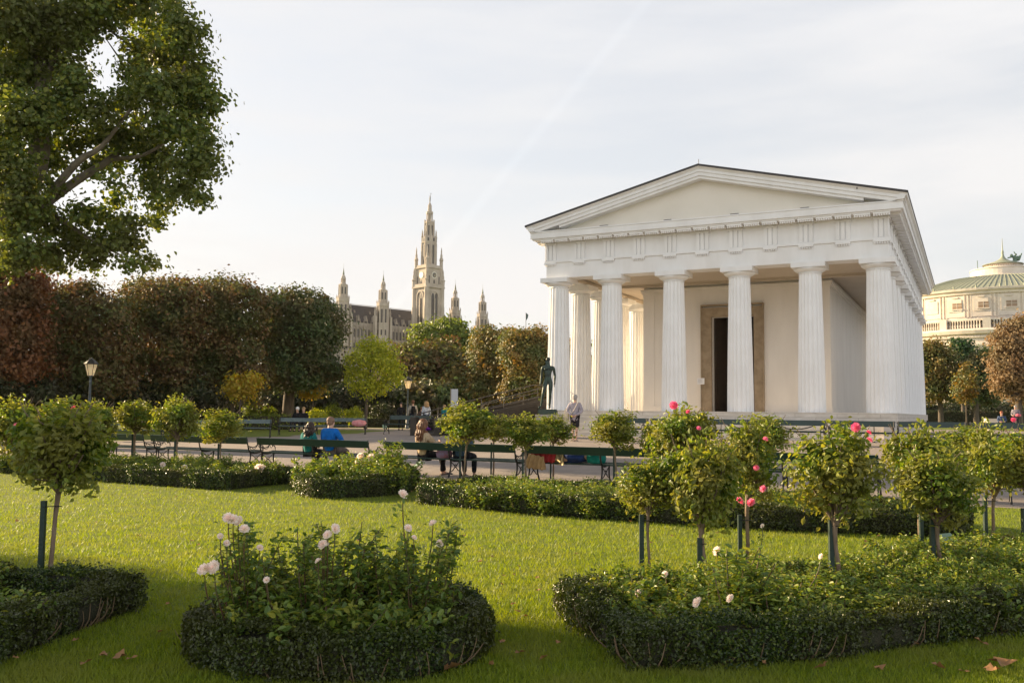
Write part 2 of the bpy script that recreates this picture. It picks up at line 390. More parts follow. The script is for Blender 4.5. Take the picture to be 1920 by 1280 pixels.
# crowning gutter along the long sides
for side in (0, 1):
    f = lambda x: TW-x if side else x
    P = [(f(-.43), 9.292), (f(-.47), 9.31), (f(-.50), 9.38), (f(-.58), 9.44), (f(-.60), 9.50), (f(-.40), 9.56), (f(-.2), 9.292)]
    if side: P = P[::-1]
    b.prism([(p[0], p[1]) for p in P], -.555, TL+.555, 'y')
cor = b.build('cornice', m_white, temple)
mu.build('mutules', m_white, cor)
# pediment: tympanum + raking cornice at both ends
ZE, ZP = 9.50, 11.35; A0, A1 = -.60, TW+.60; AM = TW/2; SL = (ZP-ZE)/(AM-A0)
def rake(b, y0, y1, top, bot, e_):      # sloped band between offsets top/bot below the roof line, from eave e_ to ridge
    for sgn in (0, 1):
        f = lambda x: TW-x if sgn else x
        xe = e_; ze = ZE+(xe-A0)*SL
        pts = [(f(xe), ze-top), (f(AM), ZP-top), (f(AM), ZP-bot), (f(xe), ze-bot)]
        if sgn: pts = pts[::-1]
        b.prism(pts, y0, y1, 'y')
for y0, y1, d in ((-.585, -.43, 1), (TL+.43, TL+.585, -1)):
    pass
b = MB()
# front
rake(b, -.46, .3, .215, .36, -.25); rake(b, -.50, .3, .10, .213, -.5)
def slope_sima(b, yb, yt, yi, top, bot, e_):
    for sgn in (0, 1):
        f = lambda x: TW-x if sgn else x
        ze = ZE+(e_-A0)*SL
        V = [(f(e_), yb, ze-bot), (f(e_), yi, ze-bot), (f(e_), yi, ze-top), (f(e_), yt, ze-top), (f(AM), yb, ZP-bot), (f(AM), yi, ZP-bot), (f(AM), yi, ZP-top), (f(AM), yt, ZP-top)]
        b.hexa(V)
slope_sima(b, -.505, -.60, .3, .012, .098, A0+.02)
rake(b, -.40, .29, .362, .47, .9)
b.prism([(.02, 9.3), (TW-.02, 9.3), (AM, ZP-.25)], .02, .25, 'y', 1)
bb = MB(); rake(bb, TL-.3, TL+.46, .215, .36, -.25); rake(bb, TL-.3, TL+.5, .012, .213, -.5); bb.prism([(.3, 9.3), (TW-.3, 9.3), (AM, ZP-.3)], TL-.25, TL-.02, 'y'); bb.build('pediment', m_white, temple)
b.build('pediment', [m_white, mat('tympanum_plaster', (.78, .73, .655), .7, noise=(.74, .69, .61), scale=.8)], temple)
for px, wd in ((1133, .35), (1255, .3), (1382, .32), (1515, .32)):
    a_ = {1133: 2.9, 1255: 5.65, 1382: 8.35, 1515: 11.0}[px]
    lf = MB(); lf.box(a_-wd/2, a_+wd/2, -.32, -.12, 9.3, 9.35); lf.box(a_-.04, a_+.04, -.26, -.18, 9.291, 9.299); lf.build('floodlight', m_roof, temple)
b = MB()
for sgn in (0, 1):
    f = lambda x: TW-x if sgn else x
    pts = [(f(A0-.02), ZE-.006), (f(AM), ZP-.008), (f(AM), ZP+.07), (f(A0-.02), ZE+.07)]
    if sgn: pts = pts[::-1]
    b.prism(pts, -.63, TL+.63, 'y')
b.tube([(AM, -.5, ZP+.03), (AM, -.5, ZP+.28)], .012, 6); b.tube([(TW-1.1, -.55, ZE+.3), (TW-1.1, -.55, ZE+.42)], .02, 6)
b.build('roof', m_roof, temple)
# cella
CA0, CA1, CB0, CB1, ZC = 2.85, 11.12, 5.1, 20.0, 7.498
DX0, DX1, DZ = 6.05, 7.94, 5.9
b = MB(); t = .45
b.box(CA0, DX0, CB0, CB0+t, ZS, ZC); b.box(DX1, CA1, CB0, CB0+t, ZS, ZC); b.box(DX0, DX1, CB0, CB0+t, DZ, ZC)
b.box(CA0, CA0+t, CB0+t, CB1, ZS, ZC); b.box(CA1-t, CA1, CB0+t, CB1, ZS, ZC); b.box(CA0+t, CA1-t, CB1-t, CB1, ZS, ZC)
for x0, x1 in ((CA0-.03, CA0+.5), (CA1-.5, CA1+.03)): b.box(x0, x1, CB0-.03, CB0+.5, ZS+.25, ZC-.2)
b.box(CA0-.05, DX0-.46, CB0-.05, CB0-.002, ZS, ZS+.25); b.box(DX1+.38, CA1+.05, CB0-.05, CB0-.002, ZS, ZS+.25)
b.box(CA1+.002, CA1+.05, CB0, CB1, ZS, ZS+.25); b.box(CA0-.05, CA0-.002, CB0, CB1, ZS, ZS+.25)
for z0, z1, o in ((7.02, 7.1, .06), (7.1, 7.2, .1), (7.2, 7.28, .13)):
    b.box(CA0-o, CA1+o, CB0-o, CB0-.001, z0+.001, z1); b.box(CA1+.001, CA1+o, CB0, CB1, z0+.001, z1); b.box(CA0-o, CA0-.001, CB0, CB1, z0+.001, z1)
b.box(9.0, 9.25, CB0-.012, CB0-.001, ZS+.55, ZS+.67)
b.build('cella_wall', m_cream, temple)
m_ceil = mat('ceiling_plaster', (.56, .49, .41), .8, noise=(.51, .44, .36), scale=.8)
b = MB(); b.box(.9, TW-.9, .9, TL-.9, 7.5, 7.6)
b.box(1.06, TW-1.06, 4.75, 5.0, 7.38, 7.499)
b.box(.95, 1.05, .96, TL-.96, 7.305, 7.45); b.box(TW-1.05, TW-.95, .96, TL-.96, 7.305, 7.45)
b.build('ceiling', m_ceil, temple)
fr = MB(); w = .42
fr.box(DX0-w, DX0, CB0-.14, CB0+.05, ZS, DZ+w); fr.box(DX1, DX1+w-.05, CB0-.14, CB0+.05, ZS, DZ+w); fr.box(DX0, DX1, CB0-.14, CB0+.05, DZ, DZ+w)
fr.box(DX0-w-.06, DX0-w-.001, CB0-.17, CB0-.001, ZS, DZ+w+.06); fr.box(DX1+w-.049, DX1+w+.01, CB0-.17, CB0-.001, ZS, DZ+w+.06); fr.box(DX0-w-.06, DX1+w+.01, CB0-.17, CB0-.001, DZ+w+.061, DZ+w+.14)
fr.build('door_frame', m_frame, temple)
d = MB(); d.box(0, .9, -.03, .03, 0, DZ-ZS-.05); d.box(.12, .78, -.045, -.031, .3, 1.7); d.box(.12, .78, -.045, -.031, 2.0, 3.8)
dl = d.build('door', m_door, temple, (DX0+.03, CB0+.36, ZS+.02)); dl.rotation_euler = (0, 0, R(68))
dh = MB(); dh.tube([(.82, -.05, 1.1), (.82, -.1, 1.12), (.82, -.1, 1.28), (.82, -.05, 1.3)], .012, 6); dh.build('handle', mat('brass', (.5, .36, .15), .3, 1), dl)
dr = dup(dl, temple); dr.location = (DX1-.03, CB0+.36, ZS+.02); dr.rotation_euler = (0, 0, R(112))
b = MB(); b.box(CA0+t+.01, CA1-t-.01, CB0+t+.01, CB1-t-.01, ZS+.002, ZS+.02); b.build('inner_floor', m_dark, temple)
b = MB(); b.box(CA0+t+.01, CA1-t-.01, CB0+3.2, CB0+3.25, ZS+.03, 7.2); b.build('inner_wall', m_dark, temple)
# info board beside the door, signs and rope barrier
m_signw = mat('sign_white', (.8, .8, .82), .4); m_iron = mat('black_iron', (.018, .018, .02), .45, metal=.4)
def W3(a, b_, z): return TO+uV*a+nV*b_+np.array([0, 0, z])
p = W3(5.66, 4.6, ZS); ib = empty('information_stand', tuple(p), -YAW, 'small white notice on a thin black stand beside the temple door', 'sign')
m = MB(); m.box(-.16, .16, -.015, .015, 1.22, 1.5); m.build('board', m_signw, ib)
m = MB(); m.tube([(0, .02, .02), (0, .02, 1.3)], .013, 6); m.lathe([(.13, 0), (.13, .015), (.01, .03)], 12, (0, .02, 0)); m.build('post', m_iron, ib)
mt_ = mat('print_grey', (.25, .25, .3), .6)
m = MB()
for k in range(5): m.box(-.12, .1-.03*(k % 3), -.0175, -.0152, 1.44-k*.035, 1.448-k*.035)
m.build('print', mt_, ib)
# ---------------------------------------------------------------- benches
m_green = mat('bench_green', (.010, .036, .028), .36, noise=(.007, .026, .021), scale=6, bump=.15, bscale=60, spec=.5)
m_greenl = mat('bench_weathered', (.13, .17, .17), .55, noise=(.07, .11, .11), scale=7, bump=.15, bscale=60)
def bench_frame(arms=True):
    b = MB(); yb = -.30; yf = .22
    b.tube([(0, -.40, .80), (0, -.355, .62), (0, -.30, .46), (0, -.22, .395), (0, -.08, .375), (0, .1, .395), (0, .2, .415)], [.013, .017, .02, .018, .016, .016, .016], 6, k=4)
    b.tube([(0, -.25, .40), (0, -.235, .30), (0, -.26, .17), (0, -.33, .02)], [.019, .018, .017, .022], 6, k=4)
    b.tube([(0, .19, .41), (0, .17, .30), (0, .18, .17), (0, .26, .02)], [.019, .018, .017, .022], 6, k=4)
    b.tube([(0, -.26, .13), (0, -.14, .17), (0, -.03, .24), (0, .07, .17), (0, .2, .12)], .012, 5, k=4)
    b.tube([(0, -.22, .36), (0, -.12, .30), (0, -.03, .24), (0, .06, .30), (0, .16, .37)], .010, 5, k=4)
    b.tube([(0, -.03+.035*math.cos(t), .26+.035*math.sin(t)) for t in np.linspace(0, 6.283, 9)], .009, 5)
    if arms:
        b.tube([(0, -.335, .57), (0, -.24, .545), (0, -.14, .53), (0, -.04, .56), (0, .03, .615), (0, .09, .62), (0, .115, .585), (0, .10, .545)], .014, 6, k=4)
        b.tube([(0, .10, .56), (0, .16, .575), (0, .215, .55), (0, .225, .48), (0, .20, .415)], .013, 6, k=4)
        b.tube([(0, -.2, .53), (0, -.13, .49), (0, -.06, .51), (0, .0, .56)], .008, 5, k=4)
        b.tube([(0, .02, .60), (0, .05, .55), (0, .09, .52)], .008, 5, k=3)
        b.tube([(0, -.31, .5), (0, -.26, .53), (0, -.24, .47), (0, -.28, .42)], .009, 5, k=3)
    return b
def make_bench(L, frames, mt, label, group):
    r = empty('park_bench', (0, 0, 0), 0, label, 'bench', group)
    b = MB(); b.hexa([(-L/2, -.418, .62), (L/2, -.418, .62), (L/2, -.385, .615), (-L/2, -.385, .615), (-L/2, -.449, .785), (L/2, -.449, .785), (L/2, -.416, .79), (-L/2, -.416, .79)])
    for x in frames:
        for z in (.66, .74): b.lathe([(.001, -.03), (.014, -.028), (.014, 0)], 6, (x+.03, -.40, z))
    b.build('backrest', mt, r)
    b = MB()
    for k, (y, z) in enumerate([(-.21, .405), (-.115, .395), (-.02, .4), (.075, .41), (.165, .425)]):
        b.box(-L/2, L/2, y-.042, y+.042, z, z+.032)
    b.build('seat', mt, r)
    f0 = None
    for i, x in enumerate(frames):
        mid = 0 < i < len(frames)-1
        if mid: bench_frame(False).build('leg_frame', m_iron, r, (x, 0, 0))
        elif f0 is None: f0 = bench_frame(True).build('leg_frame', m_iron, r, (x, 0, 0))
        else: c = dup(f0, r); c.location = (x, 0, 0)
    return r
LB = 3.42
bA = make_bench(LB, (-LB/2+.03, 0, LB/2-.03), m_green, 'x', 'long green benches along the near edge of the path')
row1 = [(-23.65, 'long green bench at the left end of the near row, half behind the rose standards'),
        (-21.95+.0, None), (-18.22, 'empty long green bench of the near row behind two left rose standards'),
        (-14.46, 'long green bench on which the couple in teal and blue sit'),
        (-10.59, 'long green bench on which the woman with long curly hair sits'),
        (-6.93, 'long green bench on which someone is lying under jackets'),
        (-3.25, 'long green bench of the near row, right of the lying person'),
        (.55, 'long green bench of the near row at the far right, mostly behind rose standards')]
first = True; BENCH = []
for i, (u_, lab) in enumerate(row1):
    if lab is None: continue
    if i == 0: u_ = -21.95-.0
    o = bA if first else dup(bA); first = False
    X, Y = su(17.75+.42, u_); o.location = (X, Y, gz(X, Y)+.008); o.rotation_euler = (0, 0, -YAW); o['label'] = lab; BENCH.append((X, Y))
LC = 1.93
bB = make_bench(LC, (-LC/2+.03, LC/2-.03), m_green, 'x', 'green benches in front of the temple')
names2 = ['behind a rose standard, right of the standing woman', 'second from the left of the row before the temple steps', 'third from the left of the row before the temple steps', 'between the middle and right temple columns, with the rope behind it',
          'fifth of the row before the temple, left of its corner', 'directly before the right corner of the temple', 'seventh of the row, just right of the temple', 'eighth of the row, below the orange-brown trees', 'ninth of the row, near the right picture edge', 'last of the row at the right picture edge']
for i, un in enumerate(names2):
    o = bB if i == 0 else dup(bB); s_ = 30.9 if i < 7 else 30.9-.0*(i-6)
    X, Y = su(30.9-.42, -11.17+2.0*i*1.003); o.location = (X, Y, gz(X, Y)+.008); o.rotation_euler = (0, 0, -YAW+math.pi)
    o['label'] = 'green bench '+un
LD = 2.35
bC = make_bench(LD, (-LD/2+.03, LD/2-.03), m_greenl, 'x', 'grey-green benches on the lawn edge left of the temple')
for i, (px, d_, rz, lab) in enumerate([(455, 38.5, .55, 'weathered grey-green bench on the back lawn, left of the thick tree trunk'), (573, 41, .35, 'weathered grey-green bench in front of the thick tree trunk'), (640, 43.5, .2, 'weathered grey-green bench with a rounded pink bag at its right end, by the young tree'), (380, 37.5, .6, 'weathered grey-green bench half hidden behind a rose standard on the left'), (250, 36.5, .4, 'weathered grey-green bench at the far left of the back lawn')]):
    o = bC if i == 0 else dup(bC); X, Y, Z = atg(px, d_); o.location = (X, Y, Z+.008); o.rotation_euler = (0, 0, math.pi+rz*.35); o['label'] = lab
o = dup(bB); X, Y, Z = atg(765, 37.3); o.location = (X, Y, Z+.008); o.rotation_euler = (0, 0, math.pi-.25); o['label'] = 'dark green bench beside the low end of the ramp'; del o['group']

# ---------------------------------------------------------------- box hedges and beds
m_box = leafmat('box_leaf', [(0.014, 0.033, 0.006), (0.027, 0.053, 0.008), (0.049, 0.084, 0.012), (0.131, 0.166, 0.020)], trans=.25, rough=.36, spec=.5, patch=((0.056, 0.066, 0.013), 1.1))
m_core = mat('hedge_twigs', (.022, .027, .010), .95, noise=(.04, .035, .018), scale=30, bump=.8, bscale=60)
def smooth_loop(P, k=6):
    n = len(P); out = []
    for i in range(n):
        a, b, c, d = [np.array(P[(i+j) % n], float) for j in (-1, 0, 1, 2)]
        for j in range(k):
            t = j/k; out.append(.5*((2*b)+(c-a)*t+(2*a-5*b+4*c-d)*t*t+(3*b-a-3*c+d)*t**3))
    return out
def hedge(label, poly, width, h, dens, lsize, seed, smoothk=0, opened=False):
    rng = np.random.default_rng(seed)
    P = smooth_loop(poly, smoothk) if smoothk else [np.array(p, float) for p in poly]
    cen = np.mean(P, 0); P.append(P[0])
    P = np.array(P); seg = np.linalg.norm(np.diff(P, axis=0), axis=1); cum = np.concatenate([[0], np.cumsum(seg)]); tot = cum[-1]
    per = 2*h+width; n = int(tot*per*dens)
    # core
    m_ = max(24, int(tot/.15)); tt = np.linspace(0, tot, m_)[:-1]
    def pos(t):
        x = np.interp(t, cum, P[:, 0]); y = np.interp(t, cum, P[:, 1]); e = .03
        x2 = np.interp((t+e) % tot, cum, P[:, 0]); y2 = np.interp((t+e) % tot, cum, P[:, 1]); x0 = np.interp((t-e) % tot, cum, P[:, 0]); y0 = np.interp((t-e) % tot, cum, P[:, 1])
        T = unit(np.stack([x2-x0, y2-y0], 1)); N = np.stack([-T[:, 1], T[:, 0]], 1)
        inside = np.sum((cen-np.stack([x, y], 1))*N, 1) < 0
        return np.stack([x, y], 1), T, N
    p, T, N = pos(tt); V = []; w2 = width*.36; hh = h*.86
    # poly line is the outer edge; hedge lies inside (left normal if counter-clockwise)
    for off, z in ((width*.3, .0), (width*.14, hh*.3), (width*.14, hh), (width*.86, hh), (width*.86, hh*.3), (width*.7, 0)):
        q = p+N*off; V.append(np.stack([q[:, 0], q[:, 1], gz(q[:, 0], q[:, 1])+z], 1))
    k = len(p); V = np.concatenate(V); F = []
    for a in range(5):
        for i in range(k): F.append((a*k+i, a*k+(i+1) % k, (a+1)*k+(i+1) % k, (a+1)*k+i))
    t = rng.random(n)*tot; s = rng.random(n)*per; q, T, N = pos(t)
    off = np.where(s < h, 0, np.where(s < h+width, s-h, width)); z = np.where(s < h, s, np.where(s < h+width, h, h-(s-h-width)))
    bump = .055*np.sin(t*3.1+seed)+.03*np.sin(t*7.7+1.3*seed)+.02*np.sin(t*17.)+.012*np.sin(t*41.)
    top = (s >= h) & (s < h+width); side = np.where(s < h, -1., 1.)
    nn = np.where(top[:, None], np.array([0, 0, 1.]), np.concatenate([N*side[:, None], np.zeros((n, 1))], 1))
    depth = np.abs(rng.normal(size=n))*.022-.012+np.where(top, -bump*.5, -bump*.6)
    C = np.concatenate([q+N*off[:, None], (gz(q[:, 0], q[:, 1])+z)[:, None]], 1)-nn*depth[:, None]
    sp = rng.random(n) < np.where(top, .16, .05)*(.35+1.3*(np.sin(t*2.3+seed)*np.sin(t*5.1) > -.1)); C[sp] += nn[sp]*rng.random((sp.sum(), 1))*.05
    keep = ~((z < .06+.02*np.sin(t*9)) & (rng.random(n) < .5)); C, nn = C[keep], nn[keep]; n = len(C)
    Nn = nn*.8+rng.normal(size=(n, 3))*.6; Tt = rng.normal(size=(n, 3))+nn*.8+np.array([0, 0, .4])
    tw_ = MB()
    if lsize < .03:
        for k in range(int(tot*9)):
            tt_ = rng.random()*tot; q_, T2, N2 = pos(np.array([tt_])); p_ = q_[0]+N2[0]*.02; g_ = float(gz(p_[0], p_[1])); e_ = rng.normal(size=3)*.03; tw_.tube([(p_[0]+N2[0][0]*.04, p_[1]+N2[0][1]*.04, g_), (p_[0]+e_[0], p_[1]+e_[1], g_+.07), (p_[0]+e_[0]*2, p_[1]+e_[1]*2, g_+.14+.06*rng.random())], [.006, .004, .002], 5, k=2, m=2)
    o = mesh_from('box_hedge', tw_.c+[leaves(C, Nn, lsize*(.7+.6*rng.random(n)), rng, .62, T=Tt), (V, np.array(F), 1, False)], [m_box, m_core, mat('dry_twig', (.22, .15, .09), .9)])
    tag(o, label, 'hedge'); return P[:-1], o
def ccw(P):
    a = sum(P[i][0]*P[(i+1) % len(P)][1]-P[(i+1) % len(P)][0]*P[i][1] for i in range(len(P)))
    return P if a > 0 else P[::-1]
BEDS = {
 'H1': ([(-2.0, 5.78), (-1.72, 5.32), (-1.05, 5.10), (-.46, 5.20), (-.15, 5.80), (-.34, 6.62), (-1.05, 7.0), (-1.8, 6.6)], .24, .25, 11000, .024, 5, 'round clipped box hedge around the white rose bush in the foreground'),
 'H2': ([(-2.74, 6.95), (-2.85, 6.3), (-2.98, 5.4), (-3.5, 4.6), (-5.5, 5.2), (-5.6, 7.2), (-3.9, 7.32)], .25, .25, 9500, .024, 0, 'clipped box hedge with a pointed corner at the left picture edge'),
 'H3': ([(.36, 6.95), (.70, 5.40), (1.95, 5.68), (3.62, 6.5), (5.4, 7.6), (6.8, 9.6), (5.3, 9.9), (4.0, 8.85), (2.4, 7.75), (1.2, 7.35)], .24, .235, 10500, .024, 0, 'long clipped box hedge with a bend around the big rose bed on the right'),
 'H4': ([(-12.6, 21.6), (-8.46, 18.86), (-5.32, 17.06), (-4.4, 19.2), (-7.4, 21.4), (-11.6, 23.2)], .33, .32, 3200, .036, 0, 'clipped box hedge behind the lawn on the left, below the three rose standards'),
 'H5': ([(-4.23, 17.75), (-3.43, 15.75), (-2.6, 15.95), (-1.85, 16.95), (-2.0, 18.6), (-3.3, 18.95), (-4.0, 18.6)], .33, .34, 3200, .036, 3, 'small rounded box hedge in the middle distance between the two long ones'),
 'H6': ([(-1.54, 14.99), (.34, 13.55), (1.84, 12.75), (3.39, 11.95), (5.63, 11.45), (6.25, 12.5), (5.3, 14.2), (2.2, 15.9), (-.6, 17.0), (-1.5, 16.4)], .33, .30, 3400, .034, 0, 'long box hedge in the middle distance below the row of rose standards')}
for kname, (poly, wd, h, dens, ls, sk, lab) in BEDS.items():
    poly = ccw(poly); PP, o = hedge(lab, poly, wd, h, dens, ls, hash(kname) % 97 if False else ord(kname[1]), sk)
    q = [tuple(p) for p in PP[::(2 if sk else 1)]]
    cx, cy = np.mean(q, 0); q = [(cx+(a-cx)*.95, cy+(b_-cy)*.95) for a, b_ in q]
    sheet('soil', q, .012, m_soil, .6)

# ---------------------------------------------------------------- roses
m_rose = leafmat('rose_leaf', [(0.060, 0.119, 0.018), (0.108, 0.174, 0.025), (0.173, 0.234, 0.034), (0.330, 0.332, 0.062)], trans=.38, rough=.46, spec=.45, patch=((0.207, 0.208, 0.044), 1.8))
m_roseb = leafmat('rose_bush_leaf', [(0.070, 0.126, 0.027), (0.114, 0.181, 0.034), (0.176, 0.244, 0.039), (0.307, 0.313, 0.051)], trans=.3, rough=.42)
m_bark = mat('rose_bark', (.26, .19, .13), .85, noise=(.15, .105, .07), scale=18, stretch=(1, 1, .3), bump=.7, bscale=50)
m_stem = mat('rose_stem', (.085, .10, .03), .6, noise=(.12, .05, .03), scale=9)
m_stake = mat('stake_green', (.009, .028, .02), .5, noise=(.015, .036, .028), scale=9, bump=.2, bscale=40)
def petals(name, cols):
    return leafmat(name, cols, trans=.35, rough=.6)
m_pink = petals('pink_petal', [(.74, .16, .28), (.84, .32, .44), (.90, .52, .60)])
m_red = petals('rose_red_petal', [(.74, .14, .24), (.84, .28, .38)])
m_whitep = petals('white_petal', [(.78, .70, .62), (.85, .80, .74), (.88, .76, .72)])
def bloom_mesh(rng, r, seed=0):
    C, N, T, Sz = [], [], [], []
    for k, (rad, n, tilt, s) in enumerate([(.12, 5, 1.3, .55), (.3, 7, 1.05, .75), (.55, 9, .75, .95), (.8, 10, .35, 1.05), (.9, 8, -.05, 1.0)]):
        for j in range(n):
            a = 2*math.pi*(j+.5*(k % 2))/n+rng.random()*.3; o = np.array([math.cos(a), math.sin(a), 0])
            T.append(o*math.cos(tilt)+np.array([0, 0, math.sin(tilt)])); N.append(-o*math.sin(tilt)+np.array([0, 0, math.cos(tilt)])+rng.normal(size=3)*.12)
            C.append(o*rad*r+np.array([0, 0, r*(.55-.25*k*.5+.15)])); Sz.append(s*r*1.05)
    return leaves(np.array(C), np.array(N), np.array(Sz), rng, 1.05, True, np.array(T), fold=-.35)
BL = {}
def bloom(parent, loc, r, kind, rng):
    key = kind
    if key not in BL:
        me = [bloom_mesh(rng, 1.0)]
        o = mesh_from('rose_bloom', me, [{'pink': m_pink, 'red': m_red, 'white': m_whitep}[kind]], parent); BL[key] = o
    else: o = dup(BL[key], parent)
    r *= .62 if kind != 'white' else .86
    o.location = loc; o.scale = (r, r, r*1.25); o.rotation_euler = (rng.normal()*.3+.75, rng.normal()*.4, rng.normal()*.5)
    return o
def rose_crown(rng, rx, rz, nclump, per, ls, shoots=5):
    """clumps of leaves round a branching head; returns chunks (leaf, branches)"""
    C, N = [], []; br = MB()
    for k in range(nclump):
        d = rdir(rng, 1)[0]; d[2] = d[2]*.9+.12; d = d/np.linalg.norm(d); rr = .45+.55*rng.random()**.45
        lump = 1+.30*math.sin(d[0]*5+rx*9)*math.cos(d[1]*4+2)+.16*math.sin(d[2]*7+d[0]*3)
        c = np.array([d[0]*rx, d[1]*rx, d[2]*rz])*rr*lump
        n = int(per*(.35+1.1*rng.random())); sp = .05+.055*rng.random()
        C.append(c+rng.normal(size=(n, 3))*sp*np.array([1, 1, .8])); N.append(np.tile(d*.7+np.array([0, 0, .5]), (n, 1))+rng.normal(size=(n, 3))*.65)
        if k % 4 == 0: br.tube([(0, 0, -rz*1.02), tuple(c*.35+np.array([0, 0, -rz*.5])), tuple(c*.95)], [.014, .009, .004], 5, k=3, m=1)
    for k in range(shoots):
        a = rng.random()*6.28; b0 = np.array([math.cos(a)*rx*.5, math.sin(a)*rx*.5, rz*.6]); tip = b0+np.array([math.cos(a)*.12, math.sin(a)*.12, .08+.12*rng.random()])
        br.tube([tuple(b0), tuple((b0+tip)/2+rng.normal(size=3)*.02), tuple(tip)], [.006, .005, .003], 5, k=3, m=1)
        n = 26; t = rng.random(n)[:, None]; C.append(b0+(tip-b0)*t+rng.normal(size=(n, 3))*.04); N.append(rng.normal(size=(n, 3))+np.array([0, 0, .6]))
    C = np.concatenate(C); N = np.concatenate(N); n0 = nclump and len(C)-shoots*26; body = C[:n0]; kr = rx/np.percentile(np.hypot(body[:, 0], body[:, 1]), 94); kz = rz*.92/np.percentile(np.abs(body[:, 2]), 98); C = C*np.array([kr, kr, kz])
    return [leaves(C, N, ls*(.65+.7*rng.random(len(C))), rng, .62, True)]+br.c
def standard(label, base, ztop, zbot, rx, stake, seed, crown_obj=None, lean=(0, 0), blooms=(), ls=.058, nclump=70, per=30, tr=.019, sh=None, dx=0, stake_off=(-.055, .02)):
    rng = np.random.default_rng(seed); X, Y = base; Z = float(gz(X, Y))
    r = empty('standard_rose', (X, Y, Z), 0, label, 'rose tree', 'standard roses')
    rz = (ztop-zbot)/2; zc = (ztop+zbot)/2-Z; h = zbot-Z+.06
    b = MB(); lx, ly = lean
    b.tube([(0, 0, -.05), (lx*.3+.008, ly*.3, h*.35), (lx*.7-.006, ly*.7+.006, h*.7), (lx, ly, h)], [tr*1.25, tr, tr*.95, tr*1.3], 8, k=4)
    for k in range(5):
        a = k*1.256+seed; b.tube([(lx, ly, h-.02), (lx+math.cos(a)*rx*.28, ly+math.sin(a)*rx*.28, h+.10), (lx+math.cos(a)*rx*.55, ly+math.sin(a)*rx*.55, h+.26)], [tr*.8, tr*.55, tr*.3], 6, k=3)
    b.build('trunk', m_bark, r)
    if crown_obj is None: c = mesh_from('crown', rose_crown(rng, rx, rz, nclump, per, ls), [m_rose, m_bark], r)
    else:
        c = dup(crown_obj[0], r); c.scale = (rx/crown_obj[1],)*2+(rz/crown_obj[2],); c.rotation_euler = (0, 0, rng.random()*6.28)
    c.location = (lx, ly, zc)
    if stake:
        hs = sh if sh else h-.08; sx, sy = stake_off
        b = MB(); b.box(sx-.019, sx+.019, sy-.019, sy+.019, -.02, hs); b.build('stake', m_stake, r)
        t = MB(); t.tube([(sx, sy-.02, hs-.05), (lx*.8+.02, ly-.03, hs-.045), (lx*.8+.03, ly+.02, hs-.05), (sx, sy+.03, hs-.05)], .004, 5, k=2); t.build('tie', m_iron, r)
    d = Y
    for (px, py, rad, kind) in blooms:
        P = at(px, py, Y-rx*1.12); bloom(r, (float(P[0]-X), float(P[1]-Y), float(P[2]-Z)), rad, kind, rng)
    return r, c
def T_(y, d, x=960): return tops(x, y, d)
g = gp
cA = standard('big rose standard with a square green stake at the left picture edge', g(88, 1108), 1.50, .80, .40, True, 1, lean=(.06, 0), nclump=110, per=46, ls=.052, stake_off=(-.035, -.05), sh=.74)
CR = (cA[1], .40, .35)
cR = standard('deep-headed rose standard with two trunks, near the middle of the big right bed', g(1575, 1130), T_(790, 7.5), T_(980, 7.5), .34, True, 2, lean=(-.03, 0), nclump=90, per=46, ls=.048, sh=.66,
              blooms=[(1605, 801, .045, 'red'), (1629, 811, .028, 'red'), (1630, 825, .032, 'pink')])
CR2 = (cR[1], .34, (T_(790, 7.5)-T_(980, 7.5))/2)
def st(label, base, y0, y1, rxpx, seed, src=None, **k):
    d = base[1]; px = 960+base[0]/d*CAM_F
    return standard(label, base, tops(px, y0, d), tops(px, y1, d), rxpx/CAM_F*d, k.pop('stake', True), seed, src, **k)
st('narrow-headed rose standard on a slim dark stake, leftmost of the big right bed', g(1216, 1115), 855, 965, 54, 3, CR2, lean=(.0, 0), sh=.66, tr=.012)
st('broad dense-headed rose standard on a bare brown trunk, second in the right bed', g(1323, 1125), 826, 990, 74, 4, CR, lean=(-.03, 0), sh=.5, tr=.022, stake_off=(-.045, .0))
st('tall rose standard with pink blooms behind the broad-headed one in the right bed', g(1400, 1075), 786, 935, 56, 5, CR2, lean=(.02, 0), sh=.55,
   blooms=[(1435, 823, .032, 'pink'), (1418, 877, .034, 'pink'), (1385, 940, .058, 'pink'), (1409, 942, .05, 'pink'), (1431, 916, .04, 'pink')])
st('rose standard with a pale slanting trunk behind a wide green stake in the right bed', g(1722, 1055), 806, 946, 66, 6, CR, lean=(.04, 0), sh=.58, stake_off=(.02, -.04))
st('rose standard with a spreading open head on the right, trunk behind a dark stake', g(1765, 1110), 840, 984, 68, 7, CR2, lean=(-.02, 0), sh=.62)
st('rose standard whose stake leans beside a climbing shoot, near the right edge', g(1860, 1030), 802, 930, 54, 8, CR, lean=(.05, 0), sh=.6)
st('rose standard cut by the right picture edge', atg(1925, 9.2)[:2], 800, 936, 62, 9, CR2, sh=.6, blooms=[(1900, 787, .03, 'red')])
st('rose standard with a shoot above its head at the far end of the right bed', atg(1800, 12.2)[:2], 800, 880, 44, 10, CR2)
